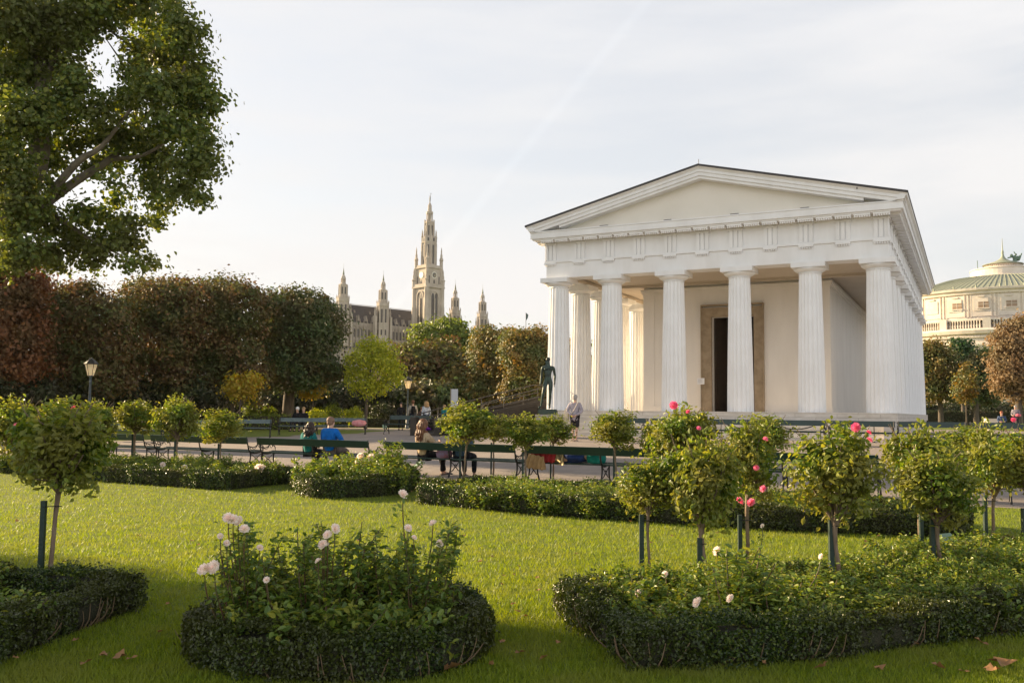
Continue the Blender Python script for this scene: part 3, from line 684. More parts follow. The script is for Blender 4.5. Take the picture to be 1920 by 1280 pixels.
# the middle rows
st('rose standard in the middle row with a big red bloom on top', atg(1285, 13.6)[:2], 768, 868, 58, 11, CR, blooms=[(1263, 760, .075, 'red'), (1310, 803, .045, 'pink'), (1290, 772, .04, 'red')])
st('rose standard with a tall head behind the pink-flowered one', atg(1435, 12.6)[:2], 778, 862, 44, 12, CR2, blooms=[(1437, 823, .03, 'pink')])
st('rose standard on a slim leaning trunk in front of the temple steps', atg(1157, 17.2)[:2], 770, 842, 46, 13, CR2, lean=(-.04, 0))
st('rose standard hidden partly by the red-blooming one, in front of the temple', atg(1238, 16.6)[:2], 790, 858, 36, 14, CR)
st('rose standard directly left of the standing woman', g(1037, 898), 778, 832, 36, 15, CR2)
st('rose standard below the bronze statue', g(985, 915), 780, 840, 44, 16, CR)
st('rose standard second from the left in the middle row, below the ramp', g(925, 890), 778, 828, 38, 17, CR2)
st('rose standard on a pale slanting trunk, first of the middle row, by the grey pillar', g(867, 910), 758, 832, 52, 18, CR, lean=(.09, 0), tr=.017)
st('rose standard with a round head at the right end of the left hedge', g(412, 885), 768, 830, 40, 19, CR2)
st('rose standard with a long shoot reaching up, middle of the left hedge', g(330, 890), 748, 825, 38, 20, CR)
st('rose standard with a lit left side above the first bench', g(250, 885), 752, 812, 41, 21, CR2, tr=.028)
st('small-headed rose standard beside the lamp post', atg(183, 20.5)[:2], 756, 826, 34, 22, CR)
st('rose standard with one red bloom behind the big left one', atg(118, 20.8)[:2], 750, 845, 46, 23, CR2, blooms=[(138, 765, .07, 'red')])
st('rose standard with a magenta bloom at the left picture edge', atg(32, 21.5)[:2], 752, 850, 52, 24, CR, blooms=[(30, 797, .07, 'pink')])
# the next ones of the left row, just outside the picture: their heads shade the front hedge
for i, (x, y, zt) in enumerate([(-6.0, 7.4, 1.6)]):
    standard('rose standard beyond the left picture edge', (x, y), zt, .72, .52, True, 40+i, CR)

def bush_chunks(rng, R_, H, nst, lps, ls):
    C, N = [], []; b = MB(); tips = []
    for k in range(nst):
        a = rng.random()*6.28; rr = R_*math.sqrt(rng.random()); h = H*(.45+.55*rng.random()**1.6)
        p0 = np.array([math.cos(a)*rr*.5, math.sin(a)*rr*.5, 0]); p2 = np.array([math.cos(a)*rr*1.1, math.sin(a)*rr*1.1, h]); p1 = (p0+p2)/2+rng.normal(size=3)*.04
        b.tube([tuple(p0), tuple(p1), tuple(p2)], [.006, .005, .0028], 5, k=3, m=1); tips.append(p2)
        n = int(lps*(.5+h/H)); t = (.18+.82*rng.random(n)**.8)[:, None]; c = p0*(1-t)**2+2*p1*t*(1-t)+p2*t*t
        off = rdir(rng, n)*(.03+.07*rng.random((n, 1))*(1.25-t)); off[:, 2] *= .6
        # leaflets in threes
        for _ in range(3):
            C.append(c+off+rng.normal(size=(n, 3))*.022); N.append(rng.normal(size=(n, 3))*.45+np.array([0, 0, 1.0]))
    C = np.concatenate(C); N = np.concatenate(N); ok = C[:, 2] > .02
    return [leaves(C[ok], N[ok], ls*(.7+.6*rng.random(ok.sum())), rng, .58, True)]+b.c, tips
def bush(label, loc, R_, H, nst, lps, ls, seed, src=None, group=None, blooms=()):
    rng = np.random.default_rng(seed); X, Y = loc; Z = float(gz(X, Y))
    r = empty('rose_bush', (X, Y, Z), rng.random()*6.28 if src else 0, label, 'rose bush', group)
    if src is None:
        ch, tips = bush_chunks(rng, R_, H, nst, lps, ls); f = mesh_from('foliage', ch, [m_roseb, m_stem], r)
    else:
        f = dup(src[0], r); f.scale = (R_/src[1], R_/src[1], H/src[2])
    for (px, py, dd, rad, kind) in blooms:
        P = at(px, py, dd)
        Mi = Matrix.Rotation(-r.rotation_euler.z, 3, 'Z'); v = Mi @ Vector((float(P[0]-X), float(P[1]-Y), float(P[2]-Z)))
        bl = bloom(r, v, rad, kind, rng)
        if P[2]-Z > .35:
            s_ = MB(); s_.tube([(v.x*.6, v.y*.6, max(.1, v.z-.38)), (v.x*.92, v.y*.92, v.z-.15), (v.x, v.y, v.z)], [.005, .004, .003], 5, k=3)
            rg = np.random.default_rng(int(px)); n = 22; t = rg.random(n)[:, None]
            c = np.array([v.x*.6, v.y*.6, max(.1, v.z-.38)])*(1-t)+np.array([v.x, v.y, v.z-.03])*t+rg.normal(size=(n, 3))*.035
            ch = leaves(c, rg.normal(size=(n, 3))*.5+np.array([0, 0, 1.]), .04, rg, .58, True, m=1)
            mesh_from('stem', s_.c+[ch], [m_stem, m_roseb], r)
    return r, f
GF = 'white rose plants inside the round front hedge'
wb = [(437, 975, 5.5, .033), (428, 971, 5.5, .03), (447, 976, 5.55, .028), (458, 992, 5.5, .028), (413, 1005, 5.6, .017), (425, 1018, 5.5, .018), (383, 1068, 5.35, .035), (402, 1063, 5.35, .036), (487, 1027, 5.6, .02)]
b1 = bush('white rose plant at the left of the round hedge, with a drooping pair of blooms', (-1.62, 5.75), .26, .78, 30, 24, .044, 60, blooms=[(a, b_, c, d_, 'white') for a, b_, c, d_ in wb])
bush('dense rose plant in the middle of the round hedge, with a cluster of pale blooms', (-1.15, 5.85), .34, .80, 40, 25, .044, 61, blooms=[(608, 1020, 5.6, .026, 'white'), (615, 1003, 5.6, .028, 'white'), (628, 991, 5.6, .028, 'white'), (605, 1021, 5.6, .026, 'white'), (597, 1052, 5.5, .02, 'white'), (500, 1087, 5.4, .018, 'white')])
bush('rose plant at the right of the round hedge, with small blooms high above it', (-.62, 5.9), .30, .78, 36, 25, .044, 62, blooms=[(765, 990, 5.9, .024, 'white'), (812, 981, 5.9, .024, 'white'), (755, 927, 6.0, .03, 'white'), (825, 1018, 5.8, .022, 'white'), (776, 1008, 5.8, .018, 'white')])
bF = bush('low rose plant with broad dark leaves at the front inside the round hedge', (-1.0, 5.5), .42, .40, 34, 16, .056, 63)
bush('low rose plant with broad dark leaves at the right front inside the round hedge', (-.60, 5.55), .34, .38, 30, 16, .056, 64, (bF[1], .42, .40))
bush('low rose plant at the left front inside the round hedge', (-1.45, 5.55), .26, .34, 30, 16, .056, 65, (bF[1], .42, .40))
bush('low rose plant at the back inside the round hedge', (-1.1, 6.3), .5, .5, 30, 16, .056, 66, (bF[1], .42, .40))
bG = bush('leafy low rose plant at the left end of the big right bed', (.85, 6.4), .34, .34, 42, 26, .036, 67)
SRC = [(bG[1], .34, .34), (bF[1], .42, .40), (b1[1], .26, .78)]
def fill(poly, n, R_, H, group, seed, label, margin=.45, shr=.86):
    rng = np.random.default_rng(seed); poly = ccw(poly); cx, cy = np.mean(poly, 0); q = [(cx+(a-cx)*shr, cy+(b_-cy)*shr*.94) for a, b_ in poly]
    xs_ = [p[0] for p in q]; ys_ = [p[1] for p in q]; pts = []; tries = 0
    while len(pts) < n and tries < 6000:
        tries += 1; p = (rng.uniform(min(xs_), max(xs_)), rng.uniform(min(ys_), max(ys_)))
        if inpoly(p, q) and all((p[0]-a)**2+(p[1]-b_)**2 > margin**2 for a, b_ in pts): pts.append(p)
    for i, p in enumerate(pts):
        bush(label, p, R_*(.8+.4*rng.random()), H*(.75+.5*rng.random()), 0, 0, 0, seed*100+i, SRC[i % 5 == 0], group)
fill(BEDS['H3'][0], 70, .34, .32, 'low rose plants filling the big right bed', 71, 'low rose plant in the big bed on the right', .24)
fill(BEDS['H2'][0], 10, .34, .30, 'low rose plants filling the left edge bed', 72, 'low rose plant in the bed at the left picture edge', .36, .66)
fill(BEDS['H4'][0], 20, .45, .42, 'low rose plants filling the left far bed', 73, 'low rose plant in the far bed on the left', .5)
fill(BEDS['H5'][0], 9, .5, .62, 'low rose plants filling the small round bed', 74, 'low rose plant in the small rounded bed', .4)
fill(BEDS['H6'][0], 40, .42, .36, 'low rose plants filling the long middle bed', 75, 'low rose plant in the long middle bed', .5)
bush('rose plant with white blooms on tall shoots at the left of the big right bed', (1.55, 6.3), .3, .6, 0, 0, 0, 77, SRC[2], None, [(1345, 1033, 6.4, .03, 'white'), (1309, 1130, 5.9, .034, 'white'), (1198, 1112, 6.3, .026, 'white'), (1247, 1076, 6.6, .022, 'white'), (1370, 1122, 5.9, .026, 'white'), (1540, 1043, 6.6, .02, 'white'), (1430, 986, 7.2, .018, 'white'), (1240, 1140, 6.2, .018, 'white')])
bush('rose plant with pale blooms at the left end of the far hedge', (-8.2, 19.4), .5, .55, 0, 0, 0, 78, SRC[0], None, [(238, 875, 19.2, .07, 'white'), (252, 876, 18.9, .06, 'white'), (328, 884, 18.6, .05, 'white'), (412, 888, 17.9, .06, 'white'), (305, 871, 19, .05, 'white'), (346, 876, 18.5, .05, 'white')])
bush('rose plant with a white bloom at the right corner of the left far bed', (-5.0, 18.6), .4, .5, 0, 0, 0, 79, SRC[0], None, [(486, 878, 18.2, .09, 'white'), (495, 880, 18.2, .07, 'white')])
bush('rose plant reaching above the bench beside the small rounded bed', (-2.35, 17.6), .35, .95, 0, 0, 0, 80, SRC[2], None, [(676, 855, 17.5, .06, 'white'), (696, 858, 17.5, .07, 'white'), (670, 866, 17.4, .05, 'white')])
# fallen leaves
m_fl = leafmat('fallen_leaf', [(.20, .09, .035), (.32, .16, .06), (.42, .27, .14)], trans=.1, rough=.7)
rng = np.random.default_rng(5)
fl = None
FL = [(410, 1180, .05), (225, 1243, .1), (195, 1240, .07), (245, 1247, .06), (160, 1255, .07), (845, 1265, .13), (830, 1262, .1), (975, 1235, .07), (1020, 1245, .07), (1045, 1215, .04), (1150, 1190, .06), (1110, 1185, .07), (1130, 1210, .05), (940, 1215, .06), (700, 1100, .04), (330, 935, .05), (275, 930, .06), (640, 960, .04), (740, 1060, .05), (360, 1020, .05), (900, 1060, .06), (985, 1165, .04), (1080, 1045, .04), (1010, 1115, .05), (1540, 1262, .08), (1650, 1265, .07), (1760, 1262, .09), (1880, 1255, .14), (1860, 1268, .1), (1840, 1215, .08), (560, 990, .04), (120, 1060, .05), (260, 1010, .05), (180, 985, .04), (1260, 1010, .04), (1100, 1000, .04), (60, 1180, .05), (300, 1195, .04), (870, 1010, .05), (450, 1230, .06)]
FL += [(float(rng.uniform(0, 1920)), float(925+350*rng.random()**1.3), float(.03+.03*rng.random())) for _ in range(70)]
def fgp(f): d = ray(f[0], min(f[1], 1275)); t = -CAM_H/d[2]; return (float(d[0]*t), float(d[1]*t))
FL = [f for f in FL if not any(inpoly(fgp(f), v[0]) for v in BEDS.values())]
for i, (px, py, s_) in enumerate(FL):
    X, Y = fgp((px, py))
    if fl is None:
        C = np.array([[0, 0, .02]]); N = np.array([[.2, .1, 1.]]); 
        V = []; n = 10
        for k in range(n):
            a = 2*math.pi*k/n; r_ = 1.0 if k % 2 == 0 else .55; V.append((r_*.5*math.cos(a), r_*.42*math.sin(a), .08*math.sin(3*a)+.12*abs(math.cos(a))))
        V.append((0, 0, 0)); fl = mesh_from('fallen_leaf', [(V, [(k, (k+1) % n, n) for k in range(n)], 0, True)], [m_fl]); o = fl
    else: o = dup(fl)
    o.location = (X, Y, gz(X, Y)+.042); k_ = s_*1.35; o.scale = (k_, k_*.8, k_); o.rotation_euler = (rng.normal()*.3, rng.normal()*.3, rng.random()*6)
    tag(o, 'dry brown leaf lying on the lawn', 'leaf', 'fallen leaves on the lawn')
# ---------------------------------------------------------------- grass
m_grass = leafmat('grass_blade', [(0.118, 0.180, 0.017), (0.182, 0.249, 0.025), (0.286, 0.343, 0.039)], trans=.38, rough=.5, spec=.3, patch=((0.226, 0.261, 0.045), 1.6))
def grass(n, y0, y1, w, h, seed):
    rng = np.random.default_rng(seed); Y = (y0**-1+(y1**-1-y0**-1)*rng.random(n))**-1 if y0 > 0 else None
    X = (rng.random(n)*2-1)*(Y*.60+.4)
    s = X*nV[0]+Y*nV[1]; keep = s < P0-.05
    X, Y = X[keep], Y[keep]; pts = np.stack([X, Y], 1)
    ok = np.ones(len(X), bool)
    for k, v in BEDS.items():
        P = np.array(v[0]); c = P.mean(0); P = c+(P-c)*.97; ins = np.zeros(len(X), bool); j = len(P)-1
        for i in range(len(P)):
            cnd = (P[i, 1] > Y) != (P[j, 1] > Y); xx = (P[j, 0]-P[i, 0])*(Y-P[i, 1])/(P[j, 1]-P[i, 1]+1e-12)+P[i, 0]; ins ^= cnd & (X < xx); j = i
        ok &= ~ins
    X, Y = X[ok], Y[ok]; n = len(X); a = rng.random(n)*6.28; sc = (.6+.8*rng.random(n))*(1+.05*Y); ww = w*sc; hh = h*(.55+.9*rng.random(n))
    Z = gz(X, Y); dx, dy = np.cos(a)*ww/2, np.sin(a)*ww/2; le = rng.normal(size=(n, 2))*.45*hh[:, None]
    V = np.stack([np.stack([X-dx, Y-dy, Z], 1), np.stack([X+dx, Y+dy, Z], 1), np.stack([X+le[:, 0], Y+le[:, 1], Z+hh], 1)], 1).reshape(-1, 3)
    return (V, np.arange(3*n).reshape(-1, 3), 0, False)
tag(mesh_from('grass', [grass(330000, 4.2, 21, .0055, .034, 3)], [m_grass]), 'short sunlit grass of the front lawn', 'grass', kind='stuff')
# ---------------------------------------------------------------- people
def skinmesh(name, J, E_, Rd, root, mats, parent, sub=1):
    names = sorted({a for e_ in E_ for a in e_}); ix = {k: i for i, k in enumerate(names)}
    me = bpy.data.meshes.new(name); me.from_pydata([J[k] for k in names], [(ix[a], ix[b_]) for a, b_ in E_], [])
    o = bpy.data.objects.new(name, me); COL.objects.link(o); sk = o.modifiers.new('skin', 'SKIN'); sk.use_smooth_shade = True
    if not me.skin_vertices: me.attributes  # layer is made by the modifier
    if len(me.skin_vertices) == 0:
        import bmesh
        bm = bmesh.new(); bm.from_mesh(me); bm.verts.layers.skin.verify(); bm.to_mesh(me); bm.free()
    for k, i in ix.items():
        r = Rd[k]; me.skin_vertices[0].data[i].radius = (r, r) if np.isscalar(r) else r
        me.skin_vertices[0].data[i].use_root = (k == root)
    ss = o.modifiers.new('sub', 'SUBSURF'); ss.levels = sub; ss.render_levels = sub
    dg = bpy.context.evaluated_depsgraph_get(); m2 = bpy.data.meshes.new_from_object(o.evaluated_get(dg))
    V = np.array([v.co[:] for v in m2.vertices]); F = [tuple(p.vertices) for p in m2.polygons]
    bpy.data.objects.remove(o); bpy.data.meshes.remove(me); bpy.data.meshes.remove(m2)
    return V, F
BE = [('pel', 'sp'), ('sp', 'ch'), ('ch', 'nk'), ('nk', 'h1'), ('h1', 'h2'), ('h1', 'no')]
for s_ in 'lr': BE += [('ch', 'sh'+s_), ('sh'+s_, 'el'+s_), ('el'+s_, 'wr'+s_), ('wr'+s_, 'pa'+s_), ('pel', 'hi'+s_), ('hi'+s_, 'kn'+s_), ('kn'+s_, 'an'+s_), ('an'+s_, 'to'+s_)]
BR = dict(pel=.125, sp=.115, ch=.135, nk=.055, h1=.082, h2=.088, no=.014)
for s_ in 'lr': BR.update({'sh'+s_: .062, 'el'+s_: .042, 'wr'+s_: .027, 'pa'+s_: .034, 'hi'+s_: .088, 'kn'+s_: .056, 'an'+s_: .036, 'to'+s_: .034})
def pose(**k):
    J = dict(pel=(0, 0, .96), sp=(0, 0, 1.14), ch=(0, .0, 1.33), nk=(0, -.005, 1.50), h1=(0, .015, 1.60), h2=(0, .005, 1.685), no=(0, .115, 1.60),
             shl=(-.185, 0, 1.41), shr=(.185, 0, 1.41), ell=(-.24, -.03, 1.13), elr=(.24, -.03, 1.13), wrl=(-.25, .05, .89), wrr=(.25, .05, .89), pal=(-.25, .07, .82), par=(.25, .07, .82),
             hil=(-.095, 0, .91), hir=(.095, 0, .91), knl=(-.11, .02, .50), knr=(.11, .02, .50), anl=(-.11, -.02, .08), anr=(.11, -.02, .08), tol=(-.125, .15, .035), tor=(.125, .15, .035))
    J.update(k); return J
SIT = dict(pel=(0, 0, .56), sp=(0, -.05, .72), ch=(0, -.07, .90), nk=(0, -.05, 1.07), h1=(0, -.03, 1.17), h2=(0, -.035, 1.255), no=(0, .07, 1.17),
           shl=(-.185, -.06, .985), shr=(.185, -.06, .985), ell=(-.25, .0, .74), elr=(.25, .0, .74), wrl=(-.14, .20, .66), wrr=(.14, .20, .66), pal=(-.07, .26, .66), par=(.07, .26, .66),
           hil=(-.095, .04, .54), hir=(.095, .04, .54), knl=(-.13, .44, .52), knr=(.13, .44, .52), anl=(-.12, .46, .09), anr=(.12, .46, .09), tol=(-.13, .62, .04), tor=(.13, .62, .04))
m_skin = mat('skin', (.55, .34, .25), .55); m_hairb = mat('brown_hair', (.10, .04, .018), .45, noise=(.22, .09, .035), scale=26, stretch=(1, 1, .25), bump=.5, bscale=60)
m_haird = mat('dark_hair', (.02, .013, .01), .4, noise=(.05, .028, .018), scale=24, stretch=(1, 1, .3)); m_hairg = mat('grey_hair', (.40, .38, .36), .6, noise=(.28, .26, .25), scale=24)
m_hairl = mat('fair_hair', (.42, .28, .14), .5, noise=(.3, .19, .09), scale=20)
def cloth(name, c, c2=None, **k): return mat(name, c, .85, noise=c2 or tuple(x*.6 for x in c), scale=6, bump=.4, bscale=18, spec=.2, **k)
def fingers(J, sc=1.0, curl=.5):
    ch = []
    for s_ in 'lr':
        w = np.array(J['wr'+s_]); p = np.array(J['pa'+s_]); d = unit(p-w); sgn = -1 if s_ == 'l' else 1
        side = np.cross(d, np.array([sgn*1., 0, .01])); side = unit(side); nrm = np.cross(side, d)
        for k, ln in enumerate((.075, .085, .08, .06)):
            b0 = p+side*(.021*(1.5-k)); q1 = b0+d*ln*.55-nrm*sgn*.01*0; q2 = q1+unit(d*(1-curl)+nrm*curl*(-sgn))*ln*.5
            m = MB(); m.tube([tuple(p+side*(.015*(1.5-k))), tuple(b0+d*.02), tuple(q1), tuple(q2)], [.011, .0095, .0085, .006], 6); ch += m.c
        t0 = w+d*.03+side*.02; m = MB(); m.tube([tuple(t0), tuple(t0+side*.03+d*.03), tuple(t0+side*.035+d*.065)], [.012, .0105, .0075], 6); ch += m.c
    return ch
def clothes(name, J, E_, Rd, root, m, parent, sub=1):
    V, F = skinmesh(name, J, E_, Rd, root, [m], parent, sub); return mesh_from(name, [(V, F, 0, True)], [m], parent)
def person(label, loc, rz, J, top, bottom, hair, scale=1, hairstyle='short', group=None, shoes=None, coat=False, sleeves=True, skirt=None):
    r = empty('person', loc, rz, label, 'person', group); r.scale = (scale,)*3
    V, F = skinmesh('body', J, BE, dict(BR, pel=.09, sp=.085, ch=.09, shl=.045, shr=.045), 'pel', [m_skin], r)
    mesh_from('body', [(V, F, 0, True)]+fingers(J), [m_skin], r)
    tE = [('pel', 'sp'), ('sp', 'ch'), ('ch', 'nkb')]; JJ = dict(J); a = np.array(J['ch']); b_ = np.array(J['nk']); JJ['nkb'] = tuple(a+(b_-a)*.62)
    for s_ in 'lr':
        w = np.array(J['wr'+s_]); el = np.array(J['el'+s_]); JJ['cu'+s_] = tuple(el+(w-el)*.93); tE += [('ch', 'sh'+s_), ('sh'+s_, 'el'+s_), ('el'+s_, 'cu'+s_)]
        if not sleeves: tE.pop(); JJ['el'+s_] = tuple(np.array(J['sh'+s_])*.4+el*.6)
    tR = dict(pel=.155, sp=.152, ch=.182, nkb=.10)
    for s_ in 'lr': tR.update({'sh'+s_: .085, 'el'+s_: .065, 'cu'+s_: .048})
    if coat:
        p = np.array(J['pel']); JJ['low'] = tuple(p+np.array([0, 0, -.22])); tE.append(('pel', 'low')); tR['low'] = .19; tR['pel'] = .175
    clothes('jacket', JJ, tE, tR, 'sp', top, r)
    bE = [('pel', 'hil'), ('pel', 'hir')]; bR = dict(pel=.14)
    for s_ in 'lr':
        JJ['ta'+s_] = tuple(np.array(J['an'+s_])+np.array([0, 0, .03])); bE += [('hi'+s_, 'kn'+s_), ('kn'+s_, 'ta'+s_)]; bR.update({'hi'+s_: .105, 'kn'+s_: .075, 'ta'+s_: .055})
    if skirt: bE = bE[:2]+[('hil', 'knl'), ('hir', 'knr')]; bR.update(knl=.11, knr=.11)
    clothes('trousers' if not skirt else 'skirt', JJ, bE, bR, 'pel', bottom, r)
    ms = shoes or m_iron
    for s_ in 'lr':
        a = np.array(J['an'+s_]); t = np.array(J['to'+s_]); h = a-(t-a)*.25; h[2] = t[2] if abs(a[2]-t[2]) < .12 else h[2]
        m = MB(); m.tube([tuple(h-np.array([0, 0, .0])), tuple(a*.5+t*.5-np.array([0, 0, .02])), tuple(t+(t-a)*.15)], [.045, .05, .036], 8, k=3); m.build('shoe', ms, r)
    hc = np.array(J['h2']); h1 = np.array(J['h1'])
    m = MB()
    if hairstyle == 'short': m.ball(tuple(hc+np.array([0, -.018, .012])), .104, 14, sz=.95); m.ball(tuple(h1*.5+hc*.5+np.array([0, -.04, 0])), .09, 12)
    elif hairstyle == 'crop': m.ball(tuple(hc+np.array([0, -.012, -.012])), .099, 14, sz=.9); m.ball(tuple(h1+np.array([0, -.03, .02])), .083, 12)
    elif hairstyle in ('long', 'curly'):
        m.ball(tuple(hc+np.array([0, -.02, .01])), .103 if hairstyle == 'long' else .118, 14)
        rg = np.random.default_rng(3); L_h = .30 if hairstyle == 'long' else .42; n = 46
        for k in range(n):
            a = math.pi+(k/(n-1))*math.pi*1.0; rr = .085+.03*rg.random(); bx, by = math.cos(a)*rr, math.sin(a)*rr
            p0 = hc+np.array([bx*.8, by*.8-.02, .04]); w = .02+.02*rg.random()
            P = [p0]+[p0+np.array([bx*.5*t+w*math.sin(t*14+k), by*.7*t+w*math.cos(t*12+k*2), -L_h*t*(.85+.3*rg.random())]) for t in (.3, .6, .8, 1.0)]
            m.tube([tuple(q) for q in P], [.026, .028, .026, .018, .006], 6, k=3)
    m.build('hair', hair, r)
    return r
BZ = lambda px, s=17.75: ux(px, s)
def sit_at(px, s_, off=0):
    u_ = ux(px, s_); X, Y = su(s_, u_); return (X, Y, gz(X, Y)+.008-.03)
SS = 17.75+.30
person('woman with dark hair in a teal jacket, sitting on a near bench', sit_at(582, SS), -YAW-.1, dict(SIT, h1=(.05, -.02, 1.14), h2=(.06, -.03, 1.22), no=(.10, .07, 1.14), ell=(-.27, -.04, .76), wrl=(-.2, .14, .70), pal=(-.16, .2, .7)), cloth('teal_jacket', (.012, .18, .18)), cloth('dark_trousers', (.03, .03, .035)), m_haird, .94, 'long')
person('man with cropped hair in a bright blue jacket, sitting on a near bench', sit_at(622, SS), -YAW, dict(SIT, elr=(.30, .02, .76)), cloth('blue_jacket', (.008, .15, .55)), cloth('grey_trousers', (.16, .13, .115)), mat('cropped_hair', (.22, .13, .09), .7), 1.04, 'crop')
pw = person('woman with long curly brown hair in a beige jacket on a near bench', sit_at(797, SS), -YAW-.35, dict(SIT, elr=(.26, .10, .78), wrr=(.18, .32, .82), par=(.12, .36, .84), knl=(.0, .46, .53), knr=(.16, .44, .52), anl=(.06, .56, .10), anr=(.14, .42, .09), tol=(.1, .73, .06), tor=(.16, .58, .04)), cloth('beige_jacket', (.55, .43, .29), (.28, .18, .10)), cloth('black_trousers', (.02, .02, .024)), m_hairb, .99, 'curly')
fc = MB(); rg = np.random.default_rng(2)
fo = mesh_from('hair_flower', [bloom_mesh(rg, .06)], [leafmat('purple_petal', [(.25, .03, .45), (.4, .08, .6)], trans=.2)], pw, (.13, -.02, 1.12))
person('person in dark clothes on the bench beside the curly-haired woman', sit_at(866, SS), -YAW+.1, dict(SIT, h1=(0, .10, 1.06), h2=(0, .12, 1.14), no=(0, .22, 1.06), ch=(0, .0, .88), nk=(0, .06, 1.0), shl=(-.18, .02, .95), shr=(.18, .02, .95)), cloth('navy_jacket', (.025, .05, .09), (.05, .10, .16)), cloth('black_jeans', (.018, .02, .03)), m_haird, 1.0, 'short')
# the person lying on the bench
X, Y = su(SS-.02, ux(1060, SS)); LZ = .47
lieJ = dict(pel=(.0, 0, .02), sp=(.18, 0, .03), ch=(.38, 0, .04), nk=(.55, 0, .05), h1=(.66, .02, .05), h2=(.75, .01, .06), no=(.66, .04, .16), shl=(.45, .15, .05), shr=(.45, -.17, .06), ell=(.22, .22, .02), elr=(.20, -.22, .03), wrl=(.02, .12, .12), wrr=(.02, -.10, .14), pal=(-.04, .06, .13), par=(-.05, -.04, .15),
            hil=(-.06, .10, .02), hir=(-.06, -.10, .02), knl=(-.42, .10, .10), knr=(-.42, -.10, .14), anl=(-.80, .09, .02), anr=(-.80, -.08, .03), tol=(-.87, .10, .13), tor=(-.87, -.09, .14))
lp = empty('person', (X, Y, gz(X, Y)+LZ+.06), -YAW, 'person in a dark blue jacket lying on a near bench under a red jacket', 'person')
V_, F_ = skinmesh('body', lieJ, BE, BR, 'pel', [], lp); mesh_from('body', [(V_, F_, 0, True)]+fingers(lieJ), [m_skin], lp)
m_navy = cloth('dark_blue_jacket', (.02, .045, .17), (.008, .015, .05)); m_redj = cloth('red_jacket', (.38, .03, .035)); m_tan = cloth('tan_coat', (.42, .27, .14), (.3, .19, .10)); m_creamc = cloth('cream_cloth', (.62, .5, .30))
clothes('jacket', dict(lieJ, nkb=(.50, 0, .05)), [('pel', 'sp'), ('sp', 'ch'), ('ch', 'nkb'), ('ch', 'shl'), ('shl', 'ell'), ('ell', 'wrl'), ('ch', 'shr'), ('shr', 'elr'), ('elr', 'wrr')], dict(pel=.165, sp=.16, ch=.17, nkb=.09, shl=.085, ell=.065, wrl=.045, shr=.085, elr=.07, wrr=.05), 'sp', m_navy, lp)
clothes('trousers', lieJ, [('pel', 'hil'), ('pel', 'hir'), ('hil', 'knl'), ('hir', 'knr'), ('knl', 'anl'), ('knr', 'anr')], dict(pel=.15, hil=.10, hir=.10, knl=.08, knr=.08, anl=.06, anr=.06), 'pel', m_creamc, lp)
m = MB(); m.ball((.76, 0, .06), .11, 12); m.build('hair', m_haird, lp)
for s_ in (1, -1): m = MB(); m.tube([(-.79, .09*s_, -.03), (-.83, .09*s_, .05), (-.86, .1*s_, .16)], [.045, .05, .035], 8, k=3); m.build('shoe', m_iron, lp)
# garments lying over the legs and hanging off the bench, the teal bag
def drape(pts, th, m, name, label, cat, loc, rz, seed):
    rg = np.random.default_rng(seed); nx, ny = 22, 14; P = np.array(pts, float); g_ = np.zeros((ny, nx, 3)); rows = P.shape[0]
    for j in range(ny):
        t = j/(ny-1)*(rows-1); k = min(int(t), rows-2); f = t-k; A = P[k]*(1-f)+P[k+1]*f
        for i in range(nx):
            s_ = i/(nx-1); g_[j, i] = A[0]*(1-s_)+A[1]*s_; g_[j, i, 1] += .025*math.sin(i*1.3+j*.35+seed)*(.3+j/ny); g_[j, i, 2] += .012*math.sin(i*.9+seed+j*.5)
    V1 = g_.reshape(-1, 3); V2 = V1+np.array([0, th, -th*.3]); F = []
    for j in range(ny-1):
        for i in range(nx-1):
            a = j*nx+i; F.append((a, a+1, a+nx+1, a+nx)); a += nx*ny; F.append((a, a+nx, a+nx+1, a+1))
    N_ = nx*ny
    for i in range(nx-1): F.append((i, N_+i, N_+i+1, i+1)); a = (ny-1)*nx+i; F.append((a, a+1, N_+a+1, N_+a))
    for j in range(ny-1): a = j*nx; F.append((a, a+nx, N_+a+nx, N_+a)); a += nx-1; F.append((a, N_+a, N_+a+nx, a+nx))
    o = mesh_from(name, [(np.concatenate([V1, V2]), F, 0, True)], [m]); o.location = loc; o.rotation_euler = (0, 0, rz); return tag(o, label, cat)
loc = tuple(lp.location)
drape([[(-.72, .18, .05), (-.10, .18, .05)], [(-.74, 0, .24), (-.10, 0, .20)], [(-.70, -.22, .18), (-.10, -.20, .17)], [(-.66, -.25, .0), (-.13, -.24, .02)], [(-.50, -.27, -.06), (-.15, -.25, -.08)]], .02, m_redj, 'red_jacket', 'red jacket spread over the lying person\'s legs', 'jacket', loc, -YAW, 1)
drape([[(-.72, -.29, .10), (-.36, -.29, .04)], [(-.76, -.30, -.02), (-.34, -.30, -.06)], [(-.78, -.31, -.20), (-.32, -.31, -.24)]], .02, m_tan, 'tan_coat', 'tan coat hanging off the bench below the red jacket', 'coat', loc, -YAW, 2)
X, Y = su(SS-.05, ux(1120, SS)); tb = MB(); tb.lathe([(.05, 0), (.15, .02), (.17, .12), (.15, .22), (.08, .27), (.03, .28)], 14, sx=1.25, sy=.7)
tag(tb.build('teal_bag', cloth('teal_bag', (.01, .22, .19)), None, (X, Y, gz(X, Y)+.45)), 'teal bag on the bench by the lying person\'s head', 'bag')
X, Y = su(SS-.05, ux(836, SS)); hb = MB(); hb.lathe([(.04, 0), (.14, .02), (.16, .12), (.12, .22), (.03, .25)], 14, sx=1.2, sy=.7); hb.tube([(-.1, 0, .2), (-.06, 0, .34), (.06, 0, .34), (.1, 0, .2)], .01, 6, k=4)
